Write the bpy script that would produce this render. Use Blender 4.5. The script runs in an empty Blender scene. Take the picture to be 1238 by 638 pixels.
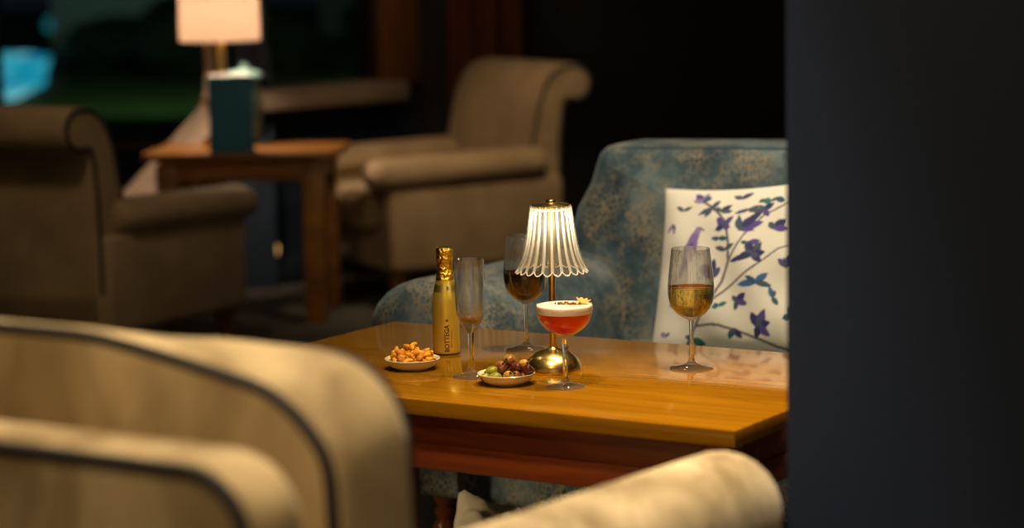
import bpy, bmesh, math, random
from mathutils import Vector, Matrix, Euler
random.seed(7)
PI = math.pi
SC = bpy.context.scene
COL = SC.collection
R = math.radians
sin, cos = math.sin, math.cos

# ------------------------------------------------------------------ materials
def new_mat(name):
    m = bpy.data.materials.new(name); m.use_nodes = True
    nt = m.node_tree
    for n in list(nt.nodes): nt.nodes.remove(n)
    out = nt.nodes.new('ShaderNodeOutputMaterial')
    return m, nt, out

def setin(node, **kw):
    for k, v in kw.items():
        k = k.replace('_', ' ')
        if k in node.inputs: node.inputs[k].default_value = v

def rgba(c): return (c[0], c[1], c[2], 1.0)

def principled(name, color, rough=0.5, metal=0.0, **kw):
    m, nt, out = new_mat(name)
    b = nt.nodes.new('ShaderNodeBsdfPrincipled')
    b.inputs['Base Color'].default_value = rgba(color)
    b.inputs['Roughness'].default_value = rough
    b.inputs['Metallic'].default_value = metal
    setin(b, **kw)
    nt.links.new(b.outputs[0], out.inputs[0])
    m['bsdf'] = b.name
    return m

def noise_mat(name, c1, c2, scale=8.0, detail=4.0, rough=0.7, stretch=(1, 1, 1), lo=0.35, hi=0.65,
              bump=0.0, bump_scale=60.0, metal=0.0, sheen=0.0, coat=0.0, c3=None, spec=0.5, distortion=0.0, rough_var=0.0):
    m, nt, out = new_mat(name)
    N = nt.nodes.new; L = nt.links.new
    tc = N('ShaderNodeTexCoord'); mp = N('ShaderNodeMapping'); mp.inputs['Scale'].default_value = stretch
    L(tc.outputs['Object'], mp.inputs[0])
    nz = N('ShaderNodeTexNoise'); setin(nz, Scale=scale, Detail=detail, Distortion=distortion)
    L(mp.outputs[0], nz.inputs['Vector'])
    rp = N('ShaderNodeValToRGB')
    rp.color_ramp.elements[0].position = lo; rp.color_ramp.elements[0].color = rgba(c1)
    rp.color_ramp.elements[1].position = hi; rp.color_ramp.elements[1].color = rgba(c2)
    if c3:
        e = rp.color_ramp.elements.new((lo + hi) / 2); e.color = rgba(c3)
    L(nz.outputs['Fac'], rp.inputs[0])
    b = N('ShaderNodeBsdfPrincipled')
    L(rp.outputs[0], b.inputs['Base Color'])
    setin(b, Roughness=rough, Metallic=metal)
    b.inputs['Sheen Weight'].default_value = sheen
    b.inputs['Sheen Roughness'].default_value = 0.4
    b.inputs['Coat Weight'].default_value = coat
    b.inputs['Coat Roughness'].default_value = 0.08
    b.inputs['Specular IOR Level'].default_value = spec
    if rough_var:
        ma = N('ShaderNodeMath'); ma.operation = 'MULTIPLY_ADD'
        ma.inputs[1].default_value = rough_var; ma.inputs[2].default_value = rough
        L(nz.outputs['Fac'], ma.inputs[0]); L(ma.outputs[0], b.inputs['Roughness'])
    if bump:
        n2 = N('ShaderNodeTexNoise'); setin(n2, Scale=bump_scale, Detail=3.0)
        L(mp.outputs[0], n2.inputs['Vector'])
        bp = N('ShaderNodeBump'); setin(bp, Strength=bump, Distance=0.01)
        L(n2.outputs['Fac'], bp.inputs['Height']); L(bp.outputs[0], b.inputs['Normal'])
    L(b.outputs[0], out.inputs[0])
    return m

def thin_glass(name, tint=(0.97, 0.975, 0.97), ior=1.5, rough=0.02, haze=0.0, haze_col=(1, 1, 1)):
    """blown-glass wall: lets light straight through, reflects by Fresnel"""
    m, nt, out = new_mat(name)
    N = nt.nodes.new; L = nt.links.new
    tr = N('ShaderNodeBsdfTransparent'); tr.inputs[0].default_value = rgba(tint)
    gl = N('ShaderNodeBsdfGlossy'); setin(gl, Roughness=rough); gl.inputs[0].default_value = (1, 1, 1, 1)
    f0 = ((ior - 1) / (ior + 1)) ** 2
    lw = N('ShaderNodeLayerWeight'); lw.inputs['Blend'].default_value = 0.5
    pw = N('ShaderNodeMath'); pw.operation = 'POWER'; pw.inputs[1].default_value = 5.0 if ior < 1.4 else (3.5 if ior > 1.65 else 3.2)
    ml = N('ShaderNodeMath'); ml.operation = 'MULTIPLY_ADD'; ml.inputs[1].default_value = 1 - f0; ml.inputs[2].default_value = f0
    L(lw.outputs['Facing'], pw.inputs[0]); L(pw.outputs[0], ml.inputs[0])
    mx = N('ShaderNodeMixShader')
    L(ml.outputs[0], mx.inputs[0]); L(tr.outputs[0], mx.inputs[1]); L(gl.outputs[0], mx.inputs[2])
    last = mx
    if haze:
        t2 = N('ShaderNodeBsdfTranslucent'); t2.inputs[0].default_value = rgba(haze_col)
        d2 = N('ShaderNodeBsdfDiffuse'); d2.inputs[0].default_value = rgba(haze_col)
        m2 = N('ShaderNodeMixShader'); m2.inputs[0].default_value = 0.5
        L(t2.outputs[0], m2.inputs[1]); L(d2.outputs[0], m2.inputs[2])
        m3 = N('ShaderNodeMixShader'); m3.inputs[0].default_value = haze
        L(mx.outputs[0], m3.inputs[1]); L(m2.outputs[0], m3.inputs[2]); last = m3
    L(last.outputs[0], out.inputs[0])
    return m

def glass(name, color, ior=1.45, rough=0.0):
    m, nt, out = new_mat(name)
    g = nt.nodes.new('ShaderNodeBsdfGlass'); g.inputs['Color'].default_value = rgba(color)
    setin(g, IOR=ior, Roughness=rough)
    nt.links.new(g.outputs[0], out.inputs[0]); return m

def emission(name, color, strength):
    m, nt, out = new_mat(name)
    e = nt.nodes.new('ShaderNodeEmission'); e.inputs[0].default_value = rgba(color); e.inputs[1].default_value = strength
    nt.links.new(e.outputs[0], out.inputs[0]); return m

def sofa_fabric(name):
    m, nt, out = new_mat(name)
    N = nt.nodes.new; L = nt.links.new
    tc = N('ShaderNodeTexCoord')
    n1 = N('ShaderNodeTexNoise'); setin(n1, Scale=8.0, Detail=6.0, Roughness=0.68); L(tc.outputs['Object'], n1.inputs['Vector'])
    r1 = N('ShaderNodeValToRGB'); e = r1.color_ramp.elements
    e[0].position = 0.36; e[0].color = (0.013, 0.035, 0.056, 1)
    e[1].position = 0.66; e[1].color = (0.138, 0.188, 0.200, 1)
    k = e.new(0.5); k.color = (0.050, 0.086, 0.106, 1)
    L(n1.outputs['Fac'], r1.inputs[0])
    # crackled tan network, worn away in patches
    mp = N('ShaderNodeMapping'); mp.inputs['Scale'].default_value = (1, 1, 0.75); L(tc.outputs['Object'], mp.inputs[0])
    nd = N('ShaderNodeTexNoise'); setin(nd, Scale=40.0, Detail=2.0); L(tc.outputs['Object'], nd.inputs['Vector'])
    ad = N('ShaderNodeVectorMath'); ad.operation = 'MULTIPLY_ADD'; ad.inputs[1].default_value = (0.014, 0.014, 0.014)
    L(nd.outputs['Color'], ad.inputs[0]); L(mp.outputs[0], ad.inputs[2])
    vo = N('ShaderNodeTexVoronoi'); vo.feature = 'DISTANCE_TO_EDGE'; setin(vo, Scale=88.0); L(ad.outputs[0], vo.inputs['Vector'])
    r2 = N('ShaderNodeValToRGB'); e = r2.color_ramp.elements
    e[0].position = 0.05; e[0].color = (1, 1, 1, 1); e[1].position = 0.17; e[1].color = (0, 0, 0, 1)
    L(vo.outputs['Distance'], r2.inputs[0])
    n3 = N('ShaderNodeTexNoise'); setin(n3, Scale=11.0, Detail=6.0, Roughness=0.7); L(tc.outputs['Object'], n3.inputs['Vector'])
    r3 = N('ShaderNodeValToRGB'); e = r3.color_ramp.elements
    e[0].position = 0.44; e[0].color = (0, 0, 0, 1); e[1].position = 0.58; e[1].color = (1, 1, 1, 1)
    L(n3.outputs['Fac'], r3.inputs[0])
    mu = N('ShaderNodeMath'); mu.operation = 'MULTIPLY'; L(r2.outputs[0], mu.inputs[0]); L(r3.outputs[0], mu.inputs[1])
    mu2 = N('ShaderNodeMath'); mu2.operation = 'MULTIPLY'; L(mu.outputs[0], mu2.inputs[0]); mu2.inputs[1].default_value = 0.75
    mx = N('ShaderNodeMix'); mx.data_type = 'RGBA'
    L(mu2.outputs[0], mx.inputs[0]); L(r1.outputs[0], mx.inputs[6]); mx.inputs[7].default_value = (0.30, 0.24, 0.15, 1)
    b = N('ShaderNodeBsdfPrincipled'); L(mx.outputs[2], b.inputs['Base Color'])
    setin(b, Roughness=0.75); b.inputs['Sheen Weight'].default_value = 0.25; b.inputs['Sheen Roughness'].default_value = 0.4
    b.inputs['Sheen Tint'].default_value = (0.6, 0.8, 0.85, 1)
    bp = N('ShaderNodeBump'); setin(bp, Strength=0.25, Distance=0.006); L(n3.outputs['Fac'], bp.inputs['Height']); L(bp.outputs[0], b.inputs['Normal'])
    L(b.outputs[0], out.inputs[0]); return m

def attr_mat(name, rough=0.8):
    m, nt, out = new_mat(name)
    N = nt.nodes.new; L = nt.links.new
    a = N('ShaderNodeAttribute'); a.attribute_name = 'print'
    b = N('ShaderNodeBsdfPrincipled'); L(a.outputs['Color'], b.inputs['Base Color']); setin(b, Roughness=rough)
    b.inputs['Sheen Weight'].default_value = 0.1
    tc = N('ShaderNodeTexCoord'); nz = N('ShaderNodeTexNoise'); setin(nz, Scale=500.0, Detail=2.0); L(tc.outputs['Object'], nz.inputs['Vector'])
    bp = N('ShaderNodeBump'); setin(bp, Strength=0.1, Distance=0.003); L(nz.outputs['Fac'], bp.inputs['Height']); L(bp.outputs[0], b.inputs['Normal'])
    L(b.outputs[0], out.inputs[0]); return m

def shade_mat(name, col, transl=0.6):
    m, nt, out = new_mat(name)
    N = nt.nodes.new; L = nt.links.new
    d = N('ShaderNodeBsdfDiffuse'); d.inputs[0].default_value = rgba(col)
    t = N('ShaderNodeBsdfTranslucent'); t.inputs[0].default_value = rgba(col)
    mx = N('ShaderNodeMixShader'); mx.inputs[0].default_value = transl
    L(d.outputs[0], mx.inputs[1]); L(t.outputs[0], mx.inputs[2]); L(mx.outputs[0], out.inputs[0]); return m

M = {}
M['velvet'] = noise_mat('beige_velvet', (0.235, 0.16, 0.068), (0.66, 0.51, 0.30), scale=7, detail=6, rough=0.75, stretch=(1, 1, 0.45), sheen=0.25, bump=0.15, bump_scale=35, distortion=0.6)
M['velvet_taupe'] = noise_mat('taupe_velvet', (0.265, 0.18, 0.10), (0.365, 0.252, 0.148), scale=7, detail=5, rough=0.85, sheen=0.2, bump=0.1, bump_scale=30)
M['piping'] = principled('charcoal_piping', (0.022, 0.022, 0.028), 0.8)
M['piping_brown'] = principled('brown_piping', (0.05, 0.038, 0.026), 0.8)
M['sofa'] = sofa_fabric('teal_crackle_velvet')
M['sofa_piping'] = principled('teal_piping', (0.02, 0.05, 0.075), 0.8)
M['print'] = attr_mat('printed_cotton')
M['pillow_edge'] = principled('cream_cotton_cord', (0.55, 0.49, 0.38), 0.85)
M['table'] = noise_mat('varnished_oak', (0.225, 0.092, 0.003), (0.31, 0.134, 0.005), scale=2.4, detail=5, rough=0.07, stretch=(1.0, 11, 11), distortion=1.0, coat=0.0, spec=0.24, rough_var=0.06)
M['table_frame'] = noise_mat('red_stained_wood', (0.16, 0.028, 0.006), (0.25, 0.05, 0.009), scale=3.0, detail=6, rough=0.3, stretch=(1.2, 14, 14), distortion=0.8)
M['side_wood'] = noise_mat('mahogany', (0.15, 0.060, 0.013), (0.25, 0.105, 0.022), scale=4.0, detail=5, rough=0.35, stretch=(1.5, 12, 4))
M['foot_wood'] = noise_mat('turned_mahogany', (0.30, 0.075, 0.012), (0.42, 0.115, 0.02), scale=9.0, rough=0.3)
M['dark_wood'] = principled('dark_wood', (0.035, 0.015, 0.008), 0.4)
M['brass'] = principled('brushed_brass', (0.80, 0.57, 0.18), 0.27, 1.0)
M['brass_pole'] = principled('satin_brass', (0.76, 0.50, 0.14), 0.3, 1.0)
M['gold'] = noise_mat('gold_foil_glass', (0.90, 0.64, 0.08), (0.96, 0.70, 0.11), scale=20, rough=0.36, metal=0.72)
M['gold_foil'] = noise_mat('crinkled_gold_foil', (0.86, 0.52, 0.04), (0.95, 0.64, 0.08), scale=60, rough=0.26, metal=1.0, bump=0.7, bump_scale=140)
M['gold_band'] = principled('pale_gold_band', (0.95, 0.72, 0.20), 0.4, 1.0)
M['ink'] = principled('brown_ink', (0.03, 0.012, 0.003), 0.7)
M['ink_faint'] = principled('amber_ink', (0.30, 0.17, 0.02), 0.5)
M['bowl_glass'] = thin_glass('thin_clear_glass', ior=1.36)
def blown_glass(name, share, color=(0.985, 0.99, 0.985)):
    m, nt, out = new_mat(name); N = nt.nodes.new; L = nt.links.new
    g = N('ShaderNodeBsdfGlass'); g.inputs['Color'].default_value = rgba(color); setin(g, IOR=1.47, Roughness=0.0)
    t = N('ShaderNodeBsdfTransparent'); t.inputs[0].default_value = rgba(color)
    mx = N('ShaderNodeMixShader'); mx.inputs[0].default_value = share
    L(t.outputs[0], mx.inputs[1]); L(g.outputs[0], mx.inputs[2]); L(mx.outputs[0], out.inputs[0]); return m
M['clear_bowl'] = thin_glass('clear_blown_glass', tint=(0.985, 0.985, 0.98), ior=1.52, rough=0.03, haze=0.007, haze_col=(1, 0.97, 0.9))
def add_refraction(m, share, color=(0.99, 0.99, 0.985)):
    nt = m.node_tree; out = [n for n in nt.nodes if n.type == 'OUTPUT_MATERIAL'][0]
    src = out.inputs[0].links[0].from_socket
    g = nt.nodes.new('ShaderNodeBsdfGlass'); g.inputs['Color'].default_value = rgba(color); setin(g, IOR=1.5, Roughness=0.0)
    mx = nt.nodes.new('ShaderNodeMixShader'); mx.inputs[0].default_value = share
    nt.links.new(src, mx.inputs[1]); nt.links.new(g.outputs[0], mx.inputs[2]); nt.links.new(mx.outputs[0], out.inputs[0]); return m
add_refraction(M['clear_bowl'], 0.28)
M['foot_glass'] = thin_glass('clear_glass_foot', tint=(0.97, 0.97, 0.96), ior=1.62, rough=0.05, haze=0.09, haze_col=(1, 0.97, 0.9))
add_refraction(M['foot_glass'], 0.3)
M['solid_glass'] = glass('solid_clear_glass', (0.98, 0.985, 0.98), 1.5)
M['shade_glass'] = thin_glass('fluted_glass', tint=(0.95, 0.95, 0.92), ior=1.75, rough=0.08, haze=0.04, haze_col=(0.95, 0.93, 0.86))
M['shade_rib'] = thin_glass('fluted_glass_rib', tint=(0.95, 0.95, 0.92), ior=1.75, rough=0.08, haze=0.42, haze_col=(0.97, 0.94, 0.86))
M['shade_rim'] = thin_glass('fluted_glass_hem', tint=(0.95, 0.95, 0.92), ior=1.8, rough=0.1, haze=0.8, haze_col=(1, 0.98, 0.94))
M['pane'] = thin_glass('window_glass', tint=(0.93, 0.96, 0.95), ior=1.15, rough=0.0)
M['red_wine'] = principled('red_wine', (0.014, 0.0004, 0.0015), 0.10, Specular_IOR_Level=0.12)
M['white_wine'] = glass('white_wine', (0.97, 0.82, 0.38), 1.34)
M['cocktail'] = principled('red_cocktail', (0.97, 0.016, 0.014), 0.12, Subsurface_Weight=0.35, Subsurface_Radius=(0.05, 0.02, 0.02), Subsurface_Scale=0.6)
M['foam'] = noise_mat('pale_foam', (0.88, 0.66, 0.50), (0.95, 0.80, 0.66), scale=60, rough=0.7)
M['crumb'] = noise_mat('caramel_crumb', (0.50, 0.20, 0.02), (0.80, 0.42, 0.06), scale=90, rough=0.6)
M['crumb_dark'] = principled('burnt_crumb', (0.16, 0.05, 0.012), 0.6)
M['petal'] = principled('dried_petal', (0.80, 0.42, 0.07), 0.5)
M['ceramic'] = principled('cream_glazed_ceramic', (0.78, 0.69, 0.47), 0.2)
M['nut'] = noise_mat('roasted_nut', (0.58, 0.20, 0.012), (0.80, 0.36, 0.03), scale=70, rough=0.5, spec=0.2)
M['cashew'] = noise_mat('cashew', (0.80, 0.34, 0.02), (0.90, 0.47, 0.05), scale=60, rough=0.45, spec=0.25)
M['nut_dark'] = noise_mat('spiced_nut', (0.42, 0.13, 0.02), (0.62, 0.24, 0.04), scale=80, rough=0.5)
M['olive_green'] = noise_mat('green_olive', (0.17, 0.165, 0.010), (0.29, 0.27, 0.025), scale=90, rough=0.18)
M['olive_amber'] = noise_mat('amber_olive', (0.42, 0.22, 0.03), (0.55, 0.33, 0.06), scale=90, rough=0.18)
M['olive_purple'] = noise_mat('purple_olive', (0.085, 0.018, 0.014), (0.19, 0.050, 0.028), scale=70, rough=0.15)
M['olive_brown'] = noise_mat('brown_olive', (0.22, 0.075, 0.02), (0.38, 0.16, 0.04), scale=70, rough=0.15)
M['olive_hole'] = principled('olive_pit_hole', (0.05, 0.025, 0.008), 0.5)
M['wall_navy'] = noise_mat('navy_wall_paint', (0.003, 0.012, 0.030), (0.004, 0.015, 0.037), scale=20, rough=0.8)
M['wall_cream'] = noise_mat('cream_wall_paint', (0.60, 0.52, 0.40), (0.64, 0.56, 0.44), scale=15, rough=0.8)
M['wall_dark'] = noise_mat('dark_wall_paint', (0.010, 0.010, 0.012), (0.013, 0.013, 0.016), scale=20, rough=0.85)
M['pillar'] = noise_mat('slate_blue_paint', (0.0085, 0.017, 0.042), (0.011, 0.021, 0.050), scale=130, detail=3, rough=0.85, bump=0.08, bump_scale=220)
M['ceiling'] = noise_mat('ceiling_paint', (0.06, 0.055, 0.05), (0.07, 0.065, 0.06), scale=20, rough=0.9)
M['carpet'] = noise_mat('grey_carpet', (0.055, 0.05, 0.045), (0.10, 0.09, 0.08), scale=80, detail=6, rough=0.95, bump=0.4, bump_scale=300)
M['sill'] = noise_mat('painted_sill', (0.30, 0.24, 0.19), (0.36, 0.29, 0.23), scale=10, rough=0.5)
M['post_wood'] = noise_mat('oak_post', (0.17, 0.070, 0.022), (0.25, 0.105, 0.035), scale=5, rough=0.5, stretch=(8, 8, 1))
M['frame_pale'] = principled('pale_window_frame', (0.45, 0.38, 0.33), 0.5)
M['curtain_red'] = noise_mat('maroon_curtain', (0.10, 0.022, 0.010), (0.16, 0.038, 0.016), scale=30, rough=0.9)
M['curtain_pale'] = noise_mat('cream_curtain', (0.66, 0.54, 0.45), (0.78, 0.66, 0.55), scale=40, rough=0.9)
M['menu'] = noise_mat('teal_cloth_cover', (0.018, 0.135, 0.240), (0.024, 0.155, 0.270), scale=60, rough=0.7)
M['paper'] = principled('paper_pages', (0.72, 0.60, 0.55), 0.8)
M['bottle_teal'] = principled('pale_teal_ceramic', (0.10, 0.17, 0.155), 0.4)
M['lampshade'] = shade_mat('fabric_lampshade', (0.88, 0.76, 0.68), 0.6)
M['lamp_led'] = emission('warm_led', (1.0, 0.88, 0.68), 14.0)
M['bulb'] = emission('warm_bulb', (1.0, 0.72, 0.45), 20.0)
M['plate_glow'] = emission('warm_plate_glow', (1.0, 0.62, 0.25), 0.9)
M['lawn'] = noise_mat('mown_grass', (0.020, 0.060, 0.008), (0.040, 0.110, 0.016), scale=3, detail=8, rough=0.95)
M['hedge'] = noise_mat('hedge_leaves', (0.006, 0.014, 0.005), (0.014, 0.032, 0.010), scale=9, detail=6, rough=0.9)
M['stone'] = noise_mat('pale_render', (0.30, 0.36, 0.32), (0.36, 0.42, 0.38), scale=3, rough=0.9)
M['pool_edge'] = principled('pool_coping', (0.12, 0.16, 0.17), 0.7)

def pool_water(name):
    m, nt, out = new_mat(name)
    N = nt.nodes.new; L = nt.links.new
    tc = N('ShaderNodeTexCoord'); mp = N('ShaderNodeMapping'); mp.inputs['Scale'].default_value = (2.2, 0.12, 1)
    L(tc.outputs['Object'], mp.inputs[0])
    nz = N('ShaderNodeTexNoise'); setin(nz, Scale=1.6, Detail=3.0); L(mp.outputs[0], nz.inputs['Vector'])
    rp = N('ShaderNodeValToRGB'); e = rp.color_ramp.elements
    e[0].position = 0.38; e[0].color = (0.0, 0.13, 0.30, 1); e[1].position = 0.68; e[1].color = (0.42, 0.85, 0.85, 1)
    k = e.new(0.52); k.color = (0.01, 0.36, 0.48, 1)
    L(nz.outputs['Fac'], rp.inputs[0])
    em = N('ShaderNodeEmission'); L(rp.outputs[0], em.inputs[0]); em.inputs[1].default_value = 0.95
    L(em.outputs[0], out.inputs[0]); return m
M['pool'] = pool_water('underwater_lit_water')
M['globe'] = emission('dim_teal_globe', (0.02, 0.22, 0.26), 0.5)

# ------------------------------------------------------------------ geometry helpers
class G:
    def __init__(s): s.v = []; s.f = []; s.mi = []
    def add(s, v, f, mi=0):
        o = len(s.v); s.v += [tuple(p) for p in v]
        s.f += [tuple(i + o for i in q) for q in f]; s.mi += [mi] * len(f); return s
    def xf(s, mat):
        s.v = [tuple(mat @ Vector(p)) for p in s.v]; return s

def make(name, g, mat, parent=None, smooth=True, angle=40, mats=None, fix=True):
    me = bpy.data.meshes.new(name)
    me.from_pydata(g.v, [], g.f); me.update()
    if fix:
        bm = bmesh.new(); bm.from_mesh(me)
        bmesh.ops.recalc_face_normals(bm, faces=bm.faces); bm.to_mesh(me); bm.free()
    for mm in (mats or [mat]): me.materials.append(mm)
    if mats:
        for p, i in zip(me.polygons, g.mi): p.material_index = i
    if smooth:
        me.polygons.foreach_set('use_smooth', [True] * len(me.polygons))
        try: me.set_sharp_from_angle(angle=R(angle))
        except Exception: pass
    o = bpy.data.objects.new(name, me); COL.objects.link(o)
    if parent: o.parent = parent
    return o

def tag(o, label=None, cat=None, group=None, kind=None):
    if label: o['label'] = label
    if cat: o['category'] = cat
    if group: o['group'] = group
    if kind: o['kind'] = kind
    return o

def thing(name, label, cat, loc=(0, 0, 0), rotz=0.0, group=None):
    o = bpy.data.objects.new(name, None); COL.objects.link(o)
    o.empty_display_size = 0.05
    o.location = loc; o.rotation_euler = (0, 0, rotz)
    return tag(o, label, cat, group)

def struct(name, g, mat, parent=None, **kw):
    o = make(name, g, mat, parent, **kw)
    if not parent: o['kind'] = 'structure'
    return o

def lathe(prof, seg=48, g=None, close=False):
    """prof: (r,z) list; r=0 makes a pole; open profile unless close"""
    g = g or G(); v = []; f = []; rings = []
    for r, z in prof:
        if r < 1e-7: rings.append([len(v)]); v.append((0, 0, z))
        else:
            rings.append(list(range(len(v), len(v) + seg)))
            v += [(r * cos(2 * PI * i / seg), r * sin(2 * PI * i / seg), z) for i in range(seg)]
    n = len(rings)
    for k in range(n if close else n - 1):
        a, b = rings[k], rings[(k + 1) % n]
        if len(a) == 1 and len(b) == 1: continue
        for i in range(seg):
            j = (i + 1) % seg
            if len(a) == 1: f.append((a[0], b[j], b[i]))
            elif len(b) == 1: f.append((a[i], a[j], b[0]))
            else: f.append((a[i], a[j], b[j], b[i]))
    return g.add(v, f)

def box(g, x0, x1, y0, y1, z0, z1, bev=0.0, seg=2):
    bm = bmesh.new(); bmesh.ops.create_cube(bm, size=1.0)
    for v in bm.verts:
        v.co = Vector((x0 if v.co.x < 0 else x1, y0 if v.co.y < 0 else y1, z0 if v.co.z < 0 else z1))
    if bev: bmesh.ops.bevel(bm, geom=list(bm.edges), offset=bev, segments=seg, profile=0.5, affect='EDGES')
    bm.verts.index_update()
    g.add([v.co[:] for v in bm.verts], [[v.index for v in f.verts] for f in bm.faces]); bm.free(); return g

def tube(g, pts, r, seg=10, closed=False, caps=True):
    pts = [Vector(p) for p in pts]; n = len(pts)
    rr = r if isinstance(r, (list, tuple)) else [r] * n
    v = []; f = []; nrm = None
    for i, p in enumerate(pts):
        a = pts[(i - 1) % n] if (closed or i > 0) else p
        b = pts[(i + 1) % n] if (closed or i < n - 1) else p
        t = (b - a).normalized()
        if nrm is None:
            nrm = t.cross(Vector((0, 0, 1)))
            if nrm.length < 0.1: nrm = t.cross(Vector((0, 1, 0)))
        nrm = (nrm - t * nrm.dot(t)).normalized(); bi = t.cross(nrm)
        v += [p + (nrm * cos(2 * PI * k / seg) + bi * sin(2 * PI * k / seg)) * rr[i] for k in range(seg)]
    for i in range(n if closed else n - 1):
        j = (i + 1) % n
        for k in range(seg):
            l = (k + 1) % seg
            f.append((i * seg + k, i * seg + l, j * seg + l, j * seg + k))
    if caps and not closed:
        f.append(tuple(range(seg))); f.append(tuple(range((n - 1) * seg, n * seg)))
    return g.add(v, f)

def rrect(w, h, r, seg=8, cx=0, cy=0, radii=None):
    """rounded rectangle outline, CCW; radii = (BR, TR, TL, BL)"""
    rs = radii or (r, r, r, r); out = []
    for q, (sx, sy, a0) in enumerate(((1, -1, -90), (1, 1, 0), (-1, 1, 90), (-1, -1, 180))):
        rad = rs[q]; ox, oy = sx * (w / 2 - rad), sy * (h / 2 - rad)
        for i in range(seg + 1):
            a = R(a0 + 90 * i / seg); out.append((cx + ox + rad * cos(a), cy + oy + rad * sin(a)))
    return out

def dense(outline, step):
    out = []; n = len(outline)
    for i in range(n):
        a, b = Vector(outline[i]), Vector(outline[(i + 1) % n]); L = (b - a).length
        if L < 1e-6: continue
        k = max(1, int(L / step))
        for j in range(k): p = a.lerp(b, j / k); out.append((p.x, p.y))
    return out

def inset(o, d):
    n = len(o); out = []
    for i in range(n):
        a, b, c = Vector(o[i - 1]), Vector(o[i]), Vector(o[(i + 1) % n])
        t = (c - a)
        if t.length < 1e-9: out.append((b.x, b.y)); continue
        t.normalize(); nn = Vector((-t.y, t.x)); out.append((b.x + nn.x * d, b.y + nn.y * d))
    return out

def pad(outline, h0, h1, er, axes, crown0=0.0, crown1=0.0, seg=5, g=None, steps=6, fn=None):
    """upholstered slab: outline (a,b) swept from h0 to h1, edges rounded by er, faces crowned.
    axes maps (a,b,h) to xyz"""
    g = g or G(); rings = []
    cx = sum(p[0] for p in outline) / len(outline); cy = sum(p[1] for p in outline) / len(outline)
    def face_rings(hb, sgn, crown):
        res = []
        base = inset(outline, er)
        if crown:
            for k in range(steps, 0, -1):
                s = k / (steps + 0.6)
                q = [(cx + (p[0] - cx) * (1 - s), cy + (p[1] - cy) * (1 - s)) for p in base]
                res.append((q, hb + sgn * crown * (1 - (1 - s) ** 2.2)))
        for k in range(seg + 1):
            a = k / seg * PI / 2
            res.append((inset(outline, er * (1 - sin(a))), hb - sgn * er * (1 - cos(a))))
        return res
    lo = face_rings(h0, -1, crown0); hi = face_rings(h1, 1, crown1)
    allr = lo + hi[::-1]
    n = len(outline); v = []; f = []
    for q, h in allr:
        for p in q:
            P = axes(p[0], p[1], h); v.append(fn(P) if fn else P)
    for k in range(len(allr) - 1):
        for i in range(n):
            j = (i + 1) % n; f.append((k * n + i, k * n + j, (k + 1) * n + j, (k + 1) * n + i))
    f.append(tuple(range(n))); f.append(tuple(range((len(allr) - 1) * n, len(allr) * n)))
    return g.add(v, f)

XZ = lambda a, b, h: (a, h, b)      # outline in front view, sweep front-back
XY = lambda a, b, h: (a, b, h)      # outline in plan, sweep up
YZ = lambda a, b, h: (h, a, b)      # outline in side view, sweep sideways

def shear(k, z0=0.0, axis=1):
    def fn(P):
        p = list(P); p[axis] += k * (P[2] - z0); return tuple(p)
    return fn

def grow_ellipsoid(seg=14, rings=9):
    return [(sin(PI * i / rings), -cos(PI * i / rings)) for i in range(rings + 1)], seg

# ------------------------------------------------------------------ camera
CAMZ = 1.29; PITCH = R(7.5); ROLL = R(1.1)
fwd = Vector((0, cos(PITCH), -sin(PITCH))); rt = Vector((1, 0, 0)); up = rt.cross(fwd)
rr = rt * cos(ROLL) - up * sin(ROLL); uu = rt * sin(ROLL) + up * cos(ROLL)
cam = bpy.data.cameras.new('camera'); co = bpy.data.objects.new('camera', cam); COL.objects.link(co)
mat = Matrix.Identity(4)
for i in range(3): mat[i][0] = rr[i]; mat[i][1] = uu[i]; mat[i][2] = -fwd[i]; mat[i][3] = (0, 0, CAMZ)[i]
co.matrix_world = mat
cam.lens = 85; cam.sensor_width = 36; cam.sensor_fit = 'HORIZONTAL'; cam.clip_end = 200
cam.dof.use_dof = True; cam.dof.focus_distance = 4.42; cam.dof.aperture_fstop = 2.1
SC.camera = co

AX = R(-32)
ca, sa = cos(AX), sin(AX)
def uw(u, w, z=0.0):
    """furniture grid (turned 32 degrees) to world"""
    return (u * ca - w * sa, u * sa + w * ca, z)

# ------------------------------------------------------------------ room
g = G(); box(g, -3.4, 3.4, -2.2, 10.6, -0.12, 0.0); struct('floor', g, M['carpet'], smooth=False)
g = G(); box(g, -3.4, 3.4, -2.2, 10.6, 2.7, 2.8); struct('ceiling', g, M['ceiling'], smooth=False)

def wall(name, p0, p1, mat, opening=None, t=0.14, ztop=2.7):
    p0, p1 = Vector(p0), Vector(p1); d = p1 - p0; L = d.length
    g = G()
    if opening:
        s0, s1, z0, z1 = opening
        box(g, 0, L, 0, t, 0, z0)
        box(g, 0, L, 0, t, z1, ztop)
        if s0 > 0: box(g, 0, s0, 0, t, z0, z1)
        if s1 < L: box(g, s1, L, 0, t, z0, z1)
    else: box(g, 0, L, 0, t, 0, ztop)
    o = struct(name, g, mat, smooth=False)
    o.location = (p0.x, p0.y, 0); o.rotation_euler = (0, 0, math.atan2(d.y, d.x))
    return o, L, math.atan2(d.y, d.x)

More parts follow.
